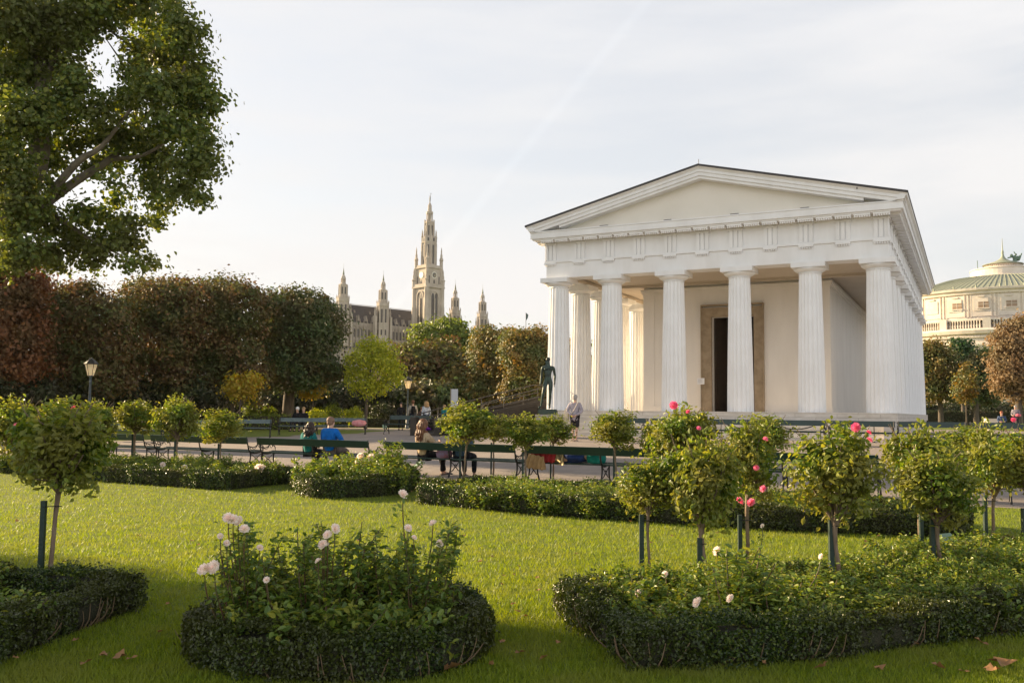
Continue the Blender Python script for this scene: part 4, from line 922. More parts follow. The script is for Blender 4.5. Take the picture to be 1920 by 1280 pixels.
tag(hb.build('handbag', cloth('plum_bag', (.25, .10, .13), (.20, .18, .3)), None, (X, Y, gz(X, Y)+.44)), 'plum and grey handbag beside the curly-haired woman on the bench', 'bag')
# standing woman in grey, from behind
def stand_at(px, d): X, Y, Z = atg(px, d); return (X, Y, Z+.008)
gw = person('grey-haired woman in grey before the temple steps, hands behind her back', stand_at(1078, 32.0), -YAW*.6, pose(ell=(-.29, -.08, 1.14), elr=(.29, -.08, 1.14), wrl=(-.07, -.20, .98), wrr=(.06, -.21, .98), pal=(.0, -.215, .95), par=(-.01, -.225, .95), anl=(-.06, -.02, .08), anr=(.04, .06, .08), knl=(-.08, .02, .5), knr=(.06, .05, .5), tol=(-.07, .15, .035), tor=(.05, .2, .035)), cloth('grey_jacket', (.42, .38, .42), (.30, .27, .31)), cloth('dark_skirt', (.03, .028, .035)), m_hairg, .92, 'short', shoes=mat('beige_shoe', (.5, .36, .25), .5), coat=True, skirt=True)
m = MB(); m.tube([(.13, -.155, 1.46), (.0, -.185, 1.2), (-.18, -.17, .98)], .012, 6, k=3); m.tube([(.13, -.15, 1.46), (.16, .05, 1.5)], .012, 6); m.build('bag_strap', mat('cream_strap', (.7, .62, .5), .6), gw)
hb = MB(); hb.box(-.36, -.20, -.17, -.05, .72, .98); hb.tube([(-.35, -.11, .98), (-.3, -.12, 1.14), (-.2, -.13, .98)], .01, 6, k=4)
o = hb.build('cream_bag', cloth('cream_bag', (.66, .56, .40))); o.location = gw.location; o.rotation_euler = gw.rotation_euler; tag(o, 'cream shoulder bag at the side of the grey-haired woman', 'bag')
# people in the background
GB = 'people walking behind the ramp'
D_ = pose(); wk = pose(knl=(-.1, .12, .5), anl=(-.1, .1, .09), tol=(-.1, .27, .05), anr=(.1, -.14, .09), tor=(.11, .02, .035))
person('man in a dark suit and white shirt standing left of the lamp behind the ramp', stand_at(752, 56), 3.0, D_, cloth('dark_suit', (.02, .02, .022)), cloth('suit_trousers', (.02, .02, .022)), m_haird, .95)
bp_ = person('person with a black backpack and pale shirt beside the lamp', stand_at(774, 55), .2, wk, cloth('pale_shirt', (.5, .45, .38)), cloth('jeans', (.04, .05, .08)), m_hairb, 1.02)
m = MB(); m.tube([(0, -.22, .98), (0, -.25, 1.15), (0, -.22, 1.42)], [.12, .15, .10], 10, k=3); m.build('backpack', cloth('black_backpack', (.012, .012, .015)), bp_)
person('fair-haired woman in a light blue shirt behind the ramp', stand_at(799, 53), .5, D_, cloth('light_blue_shirt', (.55, .62, .74)), cloth('blue_trousers', (.05, .06, .1)), m_hairl, .98, 'long')
person('person in a turquoise top behind the ramp railing, by the grey pillar', stand_at(833, 56), 2.4, wk, cloth('turquoise_top', (.03, .28, .32)), cloth('pale_trousers', (.3, .27, .25)), m_hairl, .88)
person('person in red trousers behind the bench by the ramp', stand_at(790, 57), .2, wk, cloth('rust_jacket', (.12, .07, .05)), cloth('red_trousers', (.5, .09, .04)), m_hairb, .8)
def seat_bg(px, d, rz, label, top, hair, hs, sc=1): 
    X, Y, Z = atg(px, d); return person(label, (X, Y, Z-.02), rz, SIT, top, MT['dark_trousers'], hair, sc, hs)
seat_bg(557, 50, 2.9, 'seated person in a dark top with a white cap beyond the weathered benches', cloth('black_top', (.02, .02, .025)), mat('white_cap', (.8, .8, .8), .7), 'short')
seat_bg(569, 50, 3.2, 'seated person in black with fair hair beyond the weathered benches', MT['black_top'], m_hairl, 'short')
person('man in a grey shirt holding something pink at the right edge under the trees', stand_at(1904, 62), 2.5, pose(wrl=(-.16, .3, 1.05), pal=(-.10, .34, 1.06), wrr=(.16, .3, 1.05), par=(.10, .34, 1.06)), cloth('grey_shirt', (.3, .28, .33)), cloth('dark_jeans', (.03, .035, .05)), m_hairg, 1.0, 'crop')
X, Y, Z = stand_at(1904, 62); m = MB(); m.lathe([(.05, 0), (.16, .04), (.17, .14), (.06, .2)], 12); tag(m.build('pink_bundle', cloth('pink_cloth', (.8, .18, .25)), None, (X-.1, Y-.5, Z+.98)), 'pink bundle held by the man at the right edge', 'bundle')
seat_bg(1878, 60, 2.8, 'seated person with reddish hair and blue top at the right under the trees', cloth('blue_top', (.08, .12, .22)), mat('red_hair', (.35, .10, .05), .5), 'short')
X, Y, Z = atg(671, 43.5); m = MB(); m.lathe([(.1, 0), (.3, .05), (.36, .16), (.3, .27), (.05, .32)], 14, sx=1, sy=.6); tag(m.build('pink_bag', cloth('pink_bag', (.72, .36, .36), (.6, .2, .22)), None, (X+.1, Y-.2, Z+.40)), 'rounded pink bag on the arm end of a weathered bench', 'bag')
# ---------------------------------------------------------------- bronze statue on its pedestal
m_bronze = mat('bronze', (.028, .032, .027), .45, metal=.5, noise=(.05, .085, .07), scale=5, bump=.2, bscale=25, detail=6)
m_bronzed = mat('bronze_base', (.05, .075, .06), .5, metal=.4, noise=(.03, .045, .035), scale=4)
PX, PY = at(1030, 780, 34.6)[:2]; PX, PY = float(PX), float(PY); PZ = float(gz(PX, PY))
ped = empty('pedestal', (PX, PY, PZ), -YAW*.55, 'pale stone pedestal under the bronze statue, left of the temple', 'pedestal')
zt = tops(1030, 777, 34.6)-PZ
m_ped = mat('pedestal_stone', (.40, .37, .33), .8, noise=(.30, .28, .25), scale=3, bump=.3, bscale=25)
m = MB(); m.box(-.46, .46, -.40, .40, .10, zt); m.build('block', m_ped, ped); m = MB(); m.box(-.56, .56, -.5, .5, -.1, .099); m.build('plinth', m_ped, ped)
stt = empty('bronze_statue', (PX-.06, PY, PZ+zt+.001), math.pi-YAW*.55+.15, 'dark green bronze statue of a naked young man standing on the pale pedestal', 'statue')
m = MB(); m.box(-.36, .36, -.30, .30, 0, .17); m.box(-.33, .33, -.27, .27, .171, .20); m.build('base', m_bronzed, stt)
# figure faces the viewer, head turned to its right (picture left); its left leg (picture right) carries it
SJ = pose(pel=(-.02, 0, .97), sp=(.0, .015, 1.14), ch=(.0, .0, 1.33), nk=(.0, -.01, 1.505), h1=(.015, .012, 1.60), h2=(.012, .0, 1.69), no=(.118, .035, 1.60),
          shl=(-.205, 0, 1.42), shr=(.205, 0, 1.44), ell=(-.255, -.05, 1.15), elr=(.25, -.04, 1.16), wrl=(-.25, .03, .90), wrr=(.275, .04, .91), pal=(-.24, .06, .83), par=(.28, .06, .84),
          hil=(-.10, 0, .92), hir=(.085, 0, .91), knl=(-.085, .02, .50), knr=(.17, .14, .52), anl=(-.06, -.03, .08), anr=(.25, .02, .10), tol=(-.07, .14, .035), tor=(.34, .15, .04))
SR = dict(BR, pel=.115, sp=.10, ch=.145, nk=.058, h1=.076, h2=.080, no=.016)
for s_ in 'lr': SR.update({'sh'+s_: .072, 'el'+s_: .045, 'wr'+s_: .03, 'hi'+s_: .092, 'kn'+s_: .056, 'an'+s_: .036, 'to'+s_: .034})
# extra joints shape the muscles
SE = list(BE)
def insert(a, b_, nm, t, off, r):
    SE.remove((a, b_)); SE.extend([(a, nm), (nm, b_)]); A, B_ = np.array(SJ[a]), np.array(SJ[b_]); SJ[nm] = tuple(A+(B_-A)*t+np.array(off)); SR[nm] = r
for s_ in 'lr':
    insert('hi'+s_, 'kn'+s_, 'th'+s_, .45, (0, .015, 0), .083); insert('kn'+s_, 'an'+s_, 'ca'+s_, .32, (0, -.025, 0), .058)
    insert('sh'+s_, 'el'+s_, 'bi'+s_, .5, (0, .01, 0), .052); insert('el'+s_, 'wr'+s_, 'fo'+s_, .3, (0, 0, 0), .043)
V_, F_ = skinmesh('figure', SJ, SE, SR, 'pel', [], stt, 2)
V_ = np.array(V_); tor = (V_[:, 2] > .9) & (V_[:, 2] < 1.48) & (abs(V_[:, 0]) < .2); V_[tor, 1] *= .82
m = MB(); m.ball((.004, -.008, 1.70), .084, 14)
for sx in (-1, 1): m.ball((sx*.075, .095, 1.37), .065, 10, sz=.6)
fig = mesh_from('figure', [(V_, F_, 0, True)]+fingers(SJ)+m.c, [m_bronze], stt, (0, 0, .2)); k_ = (tops(1033, 669, 34.6)-(PZ+zt+.2))/1.79; fig.scale = (k_*.92, k_*.95, k_)
# ---------------------------------------------------------------- lamps, pillar, ramp, signs, rope, flag
m_post = mat('lamp_paint', (.07, .10, .13), .4, noise=(.045, .065, .085), scale=6); m_glass = leafmat('frosted_lamp_glass', [(.80, .74, .60), (.82, .76, .62)], trans=.6, rough=.3)
m_cap = mat('lamp_cap', (.05, .05, .045), .5, metal=.4)
def lamp(label, px, d, ytop):
    X, Y, Z = atg(px, d); H = tops(px, ytop, d)-Z; r = empty('street_lamp', (X, Y, Z), .3, label, 'street lamp', 'park lanterns')
    b = MB(); b.lathe([(.13, 0), (.13, .25), (.10, .3), (.085, .8), (.055, .9), (.05, H-1.1), (.06, H-1.08), (.045, H-1.0), (.05, H-.82), (.1, H-.80), (.10, H-.77)], 12); b.build('post', m_post, r)
    b = MB(); b.lathe([(.13, H-.77), (.26, H-.28)], 6, m=0, smooth=False); b.build('lantern_glass', m_glass, r)
    b = MB(); b.lathe([(.30, H-.28), (.31, H-.25), (.17, H-.10), (.10, H-.07), (.09, H-.02), (.03, H), (.001, H+.06)], 6, smooth=False)
    for k in range(6): a = k*math.pi/3; b.tube([(.135*math.cos(a), .135*math.sin(a), H-.77), (.268*math.cos(a), .268*math.sin(a), H-.28)], .012, 5)
    b.build('lantern_cap', m_cap, r)
lamp('tall park lantern on the left before the brown chestnut trees', 167, 40, 671)
lamp('park lantern standing behind the people by the ramp', 764, 60, 706)
lamp('small distant park lantern left of the thick tree trunk', 519, 98, 738)
X, Y, Z = atg(851.5, 36.0); r = empty('information_pillar', (X, Y, Z), .2, 'tall plain grey information pillar behind the first rose standards of the middle row', 'pillar')
m = MB(); m.box(-.135, .135, -.04, .04, .05, tops(851, 729, 36)-Z); m.build('panel', mat('grey_panel', (.42, .44, .47), .45), r); m = MB(); m.box(-.155, -.137, -.05, .05, 0, tops(851, 728, 36)-Z); m.box(-.2, .2, -.12, .12, 0, .049); m.build('post', m_iron, r)
# ramp
m_ramp = mat('dark_steel', (.020, .017, .016), .55, metal=.3, noise=(.028, .023, .02), scale=3)
m_rail = mat('rail_steel', (.06, .052, .046), .45, metal=.4)
A = np.array(atg(778, 36.6)); B_ = np.array([1.25, 43.2, .6]); dv = (B_-A)[:2]; Lr = float(np.linalg.norm(dv)); ang = math.atan2(dv[1], dv[0])
r = empty('access_ramp', tuple(A), ang, 'dark steel access ramp with handrails rising to the left side of the temple', 'ramp')
zt0, zt1 = .12, 1.30; wd = 1.25
for y, nm in ((0, 0), (-wd, 1)):
    b = MB(); V8 = [(0, y-.02, 0), (Lr, y-.02, -.05), (Lr, y+.02, -.05), (0, y+.02, 0), (0, y-.02, zt0+.42), (Lr, y-.02, zt1+.42), (Lr, y+.02, zt1+.42), (0, y+.02, zt0+.42)]
    b.hexa(V8); b.build('side_panel', m_ramp, r)
    b = MB(); b.tube([(0, y, 0), (0, y, zt0+.68), (.1, y, zt0+.72), (Lr-1.5, y, zt1+.92-.15), (Lr-.3, y, zt1+.96), (Lr+.8, y, zt1+.96)], .024, 6); b.tube([(0, y-.03, zt0+.5), (Lr, y-.03, zt1+.62)], .02, 6)
    for k in range(7): x = k*Lr/6; b.tube([(x, y, 0), (x, y, zt0+(zt1-zt0)*k/6+.82)], .02, 6)
    b.build('handrail', m_rail, r)
b = MB(); b.hexa([(0, -wd+.02, zt0-.1), (Lr, -wd+.02, zt1-.06), (Lr, -.02, zt1-.06), (0, -.02, zt0-.1), (0, -wd+.02, zt0), (Lr, -wd+.02, zt1), (Lr, -.02, zt1), (0, -.02, zt0)]); b.build('deck', m_ramp, r)
b = MB(); b.box(-.09, .1, -.14, .16, -.02, zt0+.62); b.build('end_post', m_ramp, r)
b = MB(); b.box(-.09, .1, -wd-.16, -wd+.14, -.02, zt0+.62); b.build('end_post', m_ramp, r)
# plant labels
m_lab = mat('label_green', (.20, .30, .22), .5)
def plabel(label, px, py, d, zh, rz):
    X, Y = gp(px, py) if d is None else atg(px, d)[:2]; r = empty('plant_label', (X, Y, gz(X, Y)), rz, label, 'sign')
    m = MB(); m.tube([(0, 0, 0), (0, 0, zh)], .012, 6); m.build('post', m_signw, r)
    m = MB(); m.hexa([(-.11, -.10, zh-.03), (.11, -.10, zh-.03), (.11, -.09, zh-.045), (-.11, -.09, zh-.045), (-.11, .10, zh+.14), (.11, .10, zh+.14), (.11, .11, zh+.125), (-.11, .11, zh+.125)]); m.build('plate', m_lab, r)
plabel('small green plant label on a white post behind the small rounded hedge', 779, 912, None, .36, -1.25)
plabel('teal plant label among the low roses on the right', 1782, 1052, 9.0, .22, .6)
plabel('pale plant label on the strip of grass left of the ramp', 722, 811, 47, .3, .3)
# rope barrier along the foot of the steps
rb = empty('rope_barrier', tuple(TO+np.array([0, 0, .0])), -YAW, 'dark rope barrier hanging between thin posts before the temple steps', 'barrier')
b = MB(); pr = []
for k in range(4):
    x = 8.2+k*1.75; q = TO+uV*x+nV*(-2.05); z0 = float(gz(q[0], q[1])); pr.append((x, z0)); b.lathe([(.09, 0), (.09, .02), (.014, .04), (.014, .66), (.03, .68), (.001, .72)], 8, (x, -2.05, z0))
b.build('posts', m_iron, rb)
b = MB()
for (x0, z0), (x1, z1) in zip(pr[:-1], pr[1:]): b.tube([(x0, -2.05, z0+.64), (x0*.75+x1*.25, -2.05, z0+.48), ((x0+x1)/2, -2.05, z0+.42), (x0*.25+x1*.75, -2.05, z0+.48), (x1, -2.05, z1+.64)], .02, 6, k=4)
b.build('rope', m_iron, rb)
# ---------------------------------------------------------------- trees
m_btree = mat('tree_bark', (.13, .105, .08), .9, noise=(.07, .055, .042), scale=5, stretch=(1, 1, .25), bump=.8, bscale=18)
m_plane_bark = mat('plane_bark', (.19, .16, .12), .85, noise=(.085, .07, .05), scale=2.4, bump=.5, bscale=12)
m_brown = leafmat('chestnut_brown', [(0.072, 0.048, 0.022), (0.130, 0.081, 0.030), (0.204, 0.114, 0.041), (0.120, 0.148, 0.036)], trans=.28, rough=.6, patch=((0.082, 0.105, 0.028), .5))
m_red = leafmat('chestnut_red', [(0.108, 0.048, 0.021), (0.183, 0.075, 0.030), (0.237, 0.108, 0.039)], trans=.3, rough=.6, patch=((0.118, 0.078, 0.030), .5)) if True else None
m_dgreen = leafmat('dark_green', [(0.040, 0.070, 0.023), (0.062, 0.103, 0.030), (0.099, 0.140, 0.038)], trans=.28, rough=.5, patch=((0.099, 0.079, 0.029), .6))
m_plane = leafmat('plane_leaf', [(0.050, 0.082, 0.016), (0.079, 0.124, 0.022), (0.132, 0.178, 0.030), (0.214, 0.227, 0.036)], trans=.36, rough=.55, patch=((0.091, 0.108, 0.023), .35))
m_yellow = leafmat('yellow_green', [(0.189, 0.254, 0.029), (0.321, 0.370, 0.039), (0.491, 0.488, 0.049)], trans=.45, rough=.5)
m_gold = leafmat('golden', [(0.312, 0.250, 0.031), (0.499, 0.343, 0.039), (0.343, 0.374, 0.047)], trans=.4, rough=.5)
m_orange = leafmat('orange_brown', [(0.104, 0.105, 0.027), (0.208, 0.144, 0.035), (0.346, 0.211, 0.054), (0.173, 0.192, 0.042)], trans=.3, rough=.55, patch=((0.095, 0.124, 0.032), .55))
m_light = leafmat('light_brown', [(0.266, 0.181, 0.095), (0.342, 0.237, 0.123), (0.208, 0.143, 0.067)], trans=.3, rough=.6, patch=((0.152, 0.114, 0.047), .6))
m_green = leafmat('linden_green', [(0.082, 0.129, 0.022), (0.129, 0.176, 0.025), (0.199, 0.234, 0.035)], trans=.4, rough=.5)
m_pine = leafmat('fresh_green', [(0.024, 0.064, 0.016), (0.040, 0.096, 0.024)], trans=.3, rough=.5)
m_shrub = leafmat('shrub_leaf', [(0.017, 0.032, 0.011), (0.029, 0.048, 0.013), (0.053, 0.068, 0.019)], trans=.25, rough=.5, patch=((0.042, 0.032, 0.013), .4))
def crown_chunks(rng, blobs, ncl, per, ls, sp, m=0, hexl=False, asp=.7, fill=.55):
    C, N = [], []
    vol = np.array([b_[1][0]*b_[1][2] for b_ in blobs]); vol = vol/vol.sum()
    for (c, rr), w in zip(blobs, vol):
        for k in range(max(6, int(ncl*w))):
            d = rdir(rng, 1)[0]; q = fill+(1-fill)*rng.random()**.6; lum = 1+.12*math.sin(d[0]*6+c[0])+.10*math.sin(d[2]*7+c[1])
            p = np.array(c)+d*np.array(rr)*q*lum; n = int(per*(.5+rng.random())); s_ = sp*(.7+.6*rng.random())
            off = rng.normal(size=(n, 3))*s_*np.array([1, 1, .62]); C.append(p+off); N.append(d*.6+off/s_*.35+np.array([0, 0, .45])+rng.normal(size=(n, 3))*.55)
    C = np.concatenate(C); N = np.concatenate(N); return leaves(C, N, ls*(.6+.8*rng.random(len(C))), rng, asp, hexl, m=m)
def tree(name, label, px, d, blobs, ncl, per, ls, sp, mt, tr=.2, trunk_px=None, group=None, seed=1, bark=None, fill=.55, cat='tree', hexl=False, limbs=True, asp=.7):
    """blobs: (x, y, r_x, r_z in picture pixels, depth offset in m) turned into world spheres at depth d"""
    rng = np.random.default_rng(seed); X, Y, Z = atg(trunk_px if trunk_px is not None else px, d); r = empty(name, (X, Y, Z), 0, label, cat, group)
    B = []
    for bx, by, rx, rz_, dd in blobs:
        P = at(bx, by, d+dd); k = (d+dd)/CAM_F; B.append(((P[0]-X, P[1]-Y, P[2]-Z), (rx*k, max(rx, rz_)*k*.9, rz_*k)))
    mesh_from('crown', [crown_chunks(rng, B, ncl, per, ls, sp, 0, hexl, asp, fill)], [mt], r)
    if tr:
        b = MB(); top = max(B, key=lambda q: q[0][2]+q[1][2])[0]; cz = np.mean([q[0][2] for q in B]); h = max(1.0, cz)
        mx = np.mean([q[0][0] for q in B]); my = np.mean([q[0][1] for q in B])
        b.tube([(0, 0, -.1), (mx*.04, 0, h*.3), (mx*.2, my*.2, h*.65), (mx*.5, my*.5, h)], [tr*1.25, tr, tr*.85, tr*.45], 10, k=4)
        if limbs:
            for q in B[:12]: c = np.array(q[0]); s0 = np.array([mx*.15, my*.15, h*.55]); b.tube([tuple(s0), tuple(s0*.5+c*.5+np.array([0, 0, -.1*h])), tuple(c)], [tr*.45, tr*.28, tr*.1], 7, k=4)
        b.build('trunk', bark or m_btree, r)
    return r
def boxblobs(x0, x1, y0, y1, nx, ny, dd=1.5, j=8, seed=0):
    rg = np.random.default_rng(seed); out = []; rx = (x1-x0)/nx*.72; rz_ = (y1-y0)/ny*.72
    for i in range(nx):
        for k in range(ny):
            for dpt in (-dd, dd):
                out.append((x0+(i+.5)*(x1-x0)/nx+rg.normal()*j*.4, y0+(k+.5)*(y1-y0)/ny+rg.normal()*j*.3, rx, rz_, dpt))
    return out
# the plane tree reaching in from the left
pb = [(340, 60, 48, 50), (290, 20, 60, 45), (232, -10, 70, 45), (352, 118, 42, 40), (300, 90, 50, 48), (372, 160, 30, 30), (330, 170, 50, 42), (392, 188, 30, 26), (285, 165, 42, 40), (360, 225, 45, 36), (310, 232, 46, 36), (380, 270, 32, 30), (388, 318, 24, 24), (350, 310, 42, 38), (300, 300, 46, 38), (345, 355, 34, 24), (375, 372, 10, 8), (262, 262, 40, 34), (285, 345, 28, 26), (305, 385, 12, 16), (295, 412, 9, 13),
      (180, 20, 50, 42), (120, 30, 60, 50), (60, 40, 60, 60), (0, 40, 60, 70), (140, 75, 30, 30), (255, 110, 26, 46), (240, 185, 28, 34), (100, 110, 52, 48), (40, 130, 60, 60), (-20, 150, 60, 70), (145, 150, 36, 34), (175, 205, 40, 34), (110, 200, 50, 44), (50, 220, 60, 55), (-10, 250, 60, 60), (205, 248, 38, 30), (140, 262, 40, 30), (75, 300, 46, 40), (20, 320, 55, 50), (215, 300, 34, 22), (168, 318, 24, 16),
      (-30, 380, 60, 60), (30, 395, 52, 50), (100, 350, 20, 20), (92, 420, 40, 34), (225, 372, 20, 20), (248, 420, 24, 20), (205, 412, 28, 24), (160, 400, 24, 26), (235, 455, 36, 20), (185, 452, 28, 24), (272, 492, 26, 14), (140, 452, 36, 26), (245, 495, 20, 10), (100, 480, 40, 30), (40, 470, 50, 40), (175, 490, 26, 16), (-10, 480, 50, 40), (210, 335, 16, 12), (295, 375, 14, 14)]
rg = np.random.default_rng(8)
pblobs = [(a, b_, c, d_, float(rg.uniform(-2.2, 2.6))) for a, b_, c, d_ in pb]
pt = tree('plane_tree', 'huge plane tree with open branches and mottled bark, filling the upper left', -60, 35, pblobs, 2500, 26, .16, .27, m_plane, 0, trunk_px=-60, seed=3, fill=.25, hexl=True, asp=.85)
X, Y, Z = pt.location; b = MB()
def L3(px, py, dd=0): P = at(px, py, 35+dd); return (P[0]-X, P[1]-Y, P[2]-Z)
b.tube([(0, 0, -.2), (.3, 0, 3), L3(-25, 470), L3(60, 340), L3(80, 200), L3(75, 60), L3(90, -60)], [.75, .62, .5, .42, .32, .22, .14], 12, k=5)
b.tube([L3(20, 440), L3(95, 375), L3(150, 335, .5), L3(205, 300, .8), L3(240, 262, 1), L3(262, 180, 1), L3(285, 110, 1), L3(300, 60)], [.26, .19, .17, .14, .11, .09, .06, .04], 9, k=4)
b.tube([L3(85, 385), L3(110, 345, -.5), L3(150, 300, -.8), L3(190, 275, -1), L3(245, 205, -1)], [.2, .16, .13, .09, .05], 8, k=4)
b.tube([L3(150, 380, .5), L3(175, 400, .6), L3(215, 425, .8), L3(250, 470, .8)], [.08, .07, .05, .03], 7, k=4)
b.tube([L3(45, 380), L3(120, 415), L3(170, 450), L3(230, 480)], [.12, .09, .06, .03], 7, k=4)
b.tube([L3(205, 300, .8), L3(270, 290), L3(330, 250), L3(370, 200)], [.09, .07, .05, .03], 7, k=4)
b.tube([L3(78, 190), L3(110, 90), L3(170, 40), L3(230, 75)], [.16, .11, .08, .04], 7, k=4)
b.tube([L3(250, 240, 1), L3(300, 190), L3(345, 130), L3(330, 60)], [.09, .07, .05, .03], 7, k=4)
for a in ((300, 350, 330, 370), (262, 180, 200, 75), (120, 200, 170, 160)): b.tube([L3(a[0], a[1], .5), L3((a[0]+a[2])/2, (a[1]+a[3])/2-6, .3), L3(a[2], a[3])], [.06, .045, .02], 6, k=3)
b.build('trunk', m_plane_bark, pt)
GN = 'trees beyond the left picture edge'
for i, (x, y, z, r_, rz_, lab) in enumerate([(-17, 12.4, 5.2, 2.3, 2.6, 'small round tree beyond the left edge, nearest of three'), (-24.5, 17.6, 8.2, 2.4, 2.2, 'tall tree beyond the left edge, second of three'), (-30, 20.4, 11.5, 2.6, 2.8, 'tallest tree beyond the left edge')]):
    r = empty('side_tree', (x, y, float(gz(x, y))), 0, lab, 'tree', GN)
    mesh_from('crown', [crown_chunks(np.random.default_rng(90+i), [((0, 0, z), (r_, r_, rz_)), ((r_*.4, 0, z-.5), (r_*.8, r_*.8, rz_*.7))], 420, 30, .22, .34, 0, False, .7, .1)], [m_plane], r)
    b = MB(); b.tube([(0, 0, -.1), (.05, 0, z*.5), (0, 0, z)], [.22, .18, .08], 9, k=3); b.build('trunk', m_btree, r)
GC = 'clipped horse chestnut trees on the left'
tree('chestnut_tree', 'rusty red-brown clipped chestnut tree at the left picture edge', 10, 47, boxblobs(-60, 76, 505, 700, 2, 3, seed=1), 800, 38, .20, .36, m_red, .25, trunk_px=15, group=GC, seed=11)
tree('chestnut_tree', 'brown clipped chestnut tree behind the tall lantern', 150, 51, boxblobs(74, 232, 570, 740, 2, 2, seed=2)+[(140, 560, 42, 34, 0), (165, 548, 26, 20, .5), (110, 575, 30, 34, -.5)], 900, 38, .20, .36, m_brown, .25, trunk_px=78, group=GC, seed=12)
tree('chestnut_tree', 'dark brown clipped chestnut tree with a flat top, right of the tall lantern', 300, 55, boxblobs(238, 366, 540, 745, 2, 3, seed=3)+[(290, 545, 28, 22, 0), (330, 535, 26, 20, .5), (262, 560, 18, 22, 0)], 900, 38, .20, .36, m_brown, .25, trunk_px=290, group=GC, seed=13)
tree('chestnut_tree', 'dark brown clipped chestnut tree with a flat top, left of the thick-trunked green one', 430, 57, boxblobs(352, 490, 538, 745, 2, 3, seed=4)+[(385, 535, 26, 18, 0), (430, 538, 26, 20, .5), (465, 550, 20, 22, 0)], 900, 38, .20, .36, m_brown, .25, trunk_px=430, group=GC, seed=14)
tree('chestnut_tree', 'dark green chestnut tree with a thick bare trunk', 565, 60, boxblobs(498, 612, 565, 722, 2, 3, seed=5)+[(628, 612, 20, 36, 0), (630, 690, 20, 30, 0), (520, 556, 20, 16, 0), (560, 552, 22, 16, 0), (598, 566, 18, 16, 0)], 1000, 38, .20, .36, m_dgreen, .36, trunk_px=540, group=GC, seed=15)
tree('young_tree', 'bright yellow-green young tree with a slim trunk on the back lawn', 699, 58, [(699, 690, 42, 42, 0), (680, 668, 30, 26, -.4), (722, 665, 28, 28, .3), (665, 700, 22, 26, 0), (738, 700, 20, 24, 0), (700, 645, 26, 14, 0), (690, 728, 30, 16, 0), (712, 725, 26, 14, .3)], 260, 30, .16, .24, m_yellow, .10, trunk_px=686, seed=16, fill=.3)
tree('young_tree', 'small golden sapling in front of the dark chestnuts', 458, 50, [(455, 718, 26, 18, 0), (440, 730, 16, 14, 0), (476, 712, 16, 14, 0), (455, 740, 20, 8, 0)], 80, 24, .18, .22, m_gold, .05, trunk_px=449, seed=17, fill=.2)
tree('young_tree', 'small golden sapling on a thin pale trunk behind the couple', 588, 60, [(588, 738, 20, 9, 0), (600, 730, 14, 8, 0), (578, 742, 10, 7, 0)], 40, 22, .18, .2, m_gold, .06, trunk_px=586, seed=18, fill=.2)
GB2 = 'brown bushy trees behind the park, below the city hall'
for i, (x, y, rx, rz_, d_, mt_, lab) in enumerate([(770, 690, 45, 55, 82, m_brown, 'brown bushy tree right of the young yellow-green tree'), (830, 695, 48, 60, 84, m_brown, 'brown bushy tree below the main tower of the city hall'), (880, 720, 40, 45, 80, m_orange, 'low orange-green bushy tree behind the grey pillar'), (800, 745, 60, 28, 74, m_dgreen, 'dark bushes behind the people by the ramp')]):
    tree('bushy_tree', lab, x, d_, [(x, y, rx, rz_, 0), (x-rx*.5, y+rz_*.1, rx*.6, rz_*.7, .8), (x+rx*.5, y+rz_*.15, rx*.6, rz_*.7, -.8), (x, y+rz_*.6, rx*.9, rz_*.6, 0)], 330, 30, .36, .5, mt_, .2, seed=30+i, group=GB2, fill=.5)
tree('linden_tree', 'fresh green linden tree in front of the city hall roof', 830, 112, [(830, 625, 46, 20, 0), (800, 632, 26, 18, 0), (862, 628, 26, 18, 0), (840, 612, 22, 12, 0), (815, 645, 40, 20, 0), (855, 648, 34, 20, 0)], 260, 28, .45, .7, m_green, .3, seed=35)
GO = 'orange-brown chestnuts left of the temple'
tree('chestnut_tree', 'orange-green chestnut tree, first left of the temple', 925, 78, [(928, 670, 40, 50, 0), (910, 700, 32, 50, .8), (948, 640, 26, 26, -.6), (912, 640, 24, 26, .5), (925, 735, 40, 30, 0)], 800, 36, .23, .36, m_orange, .25, seed=36, group=GO)
tree('chestnut_tree', 'orange-green chestnut tree right behind the statue', 990, 74, [(985, 680, 38, 50, 0), (1005, 650, 30, 36, .6), (970, 650, 24, 34, -.5), (990, 735, 44, 32, 0)], 800, 36, .23, .36, m_orange, .25, seed=37, group=GO)
tree('chestnut_tree', 'orange-green chestnut tree half hidden by the left columns of the temple', 1045, 76, [(1045, 690, 36, 46, 0), (1075, 690, 30, 46, .6), (1050, 735, 44, 32, 0)], 560, 34, .23, .36, m_orange, .25, seed=38, group=GO)
tree('chestnut_tree', 'dark chestnut tree seen between the left columns of the temple', 1120, 90, [(1110, 700, 40, 56, 0), (1150, 710, 40, 50, .6), (1190, 715, 40, 45, 0)], 260, 30, .36, .45, m_dgreen, .25, seed=39)
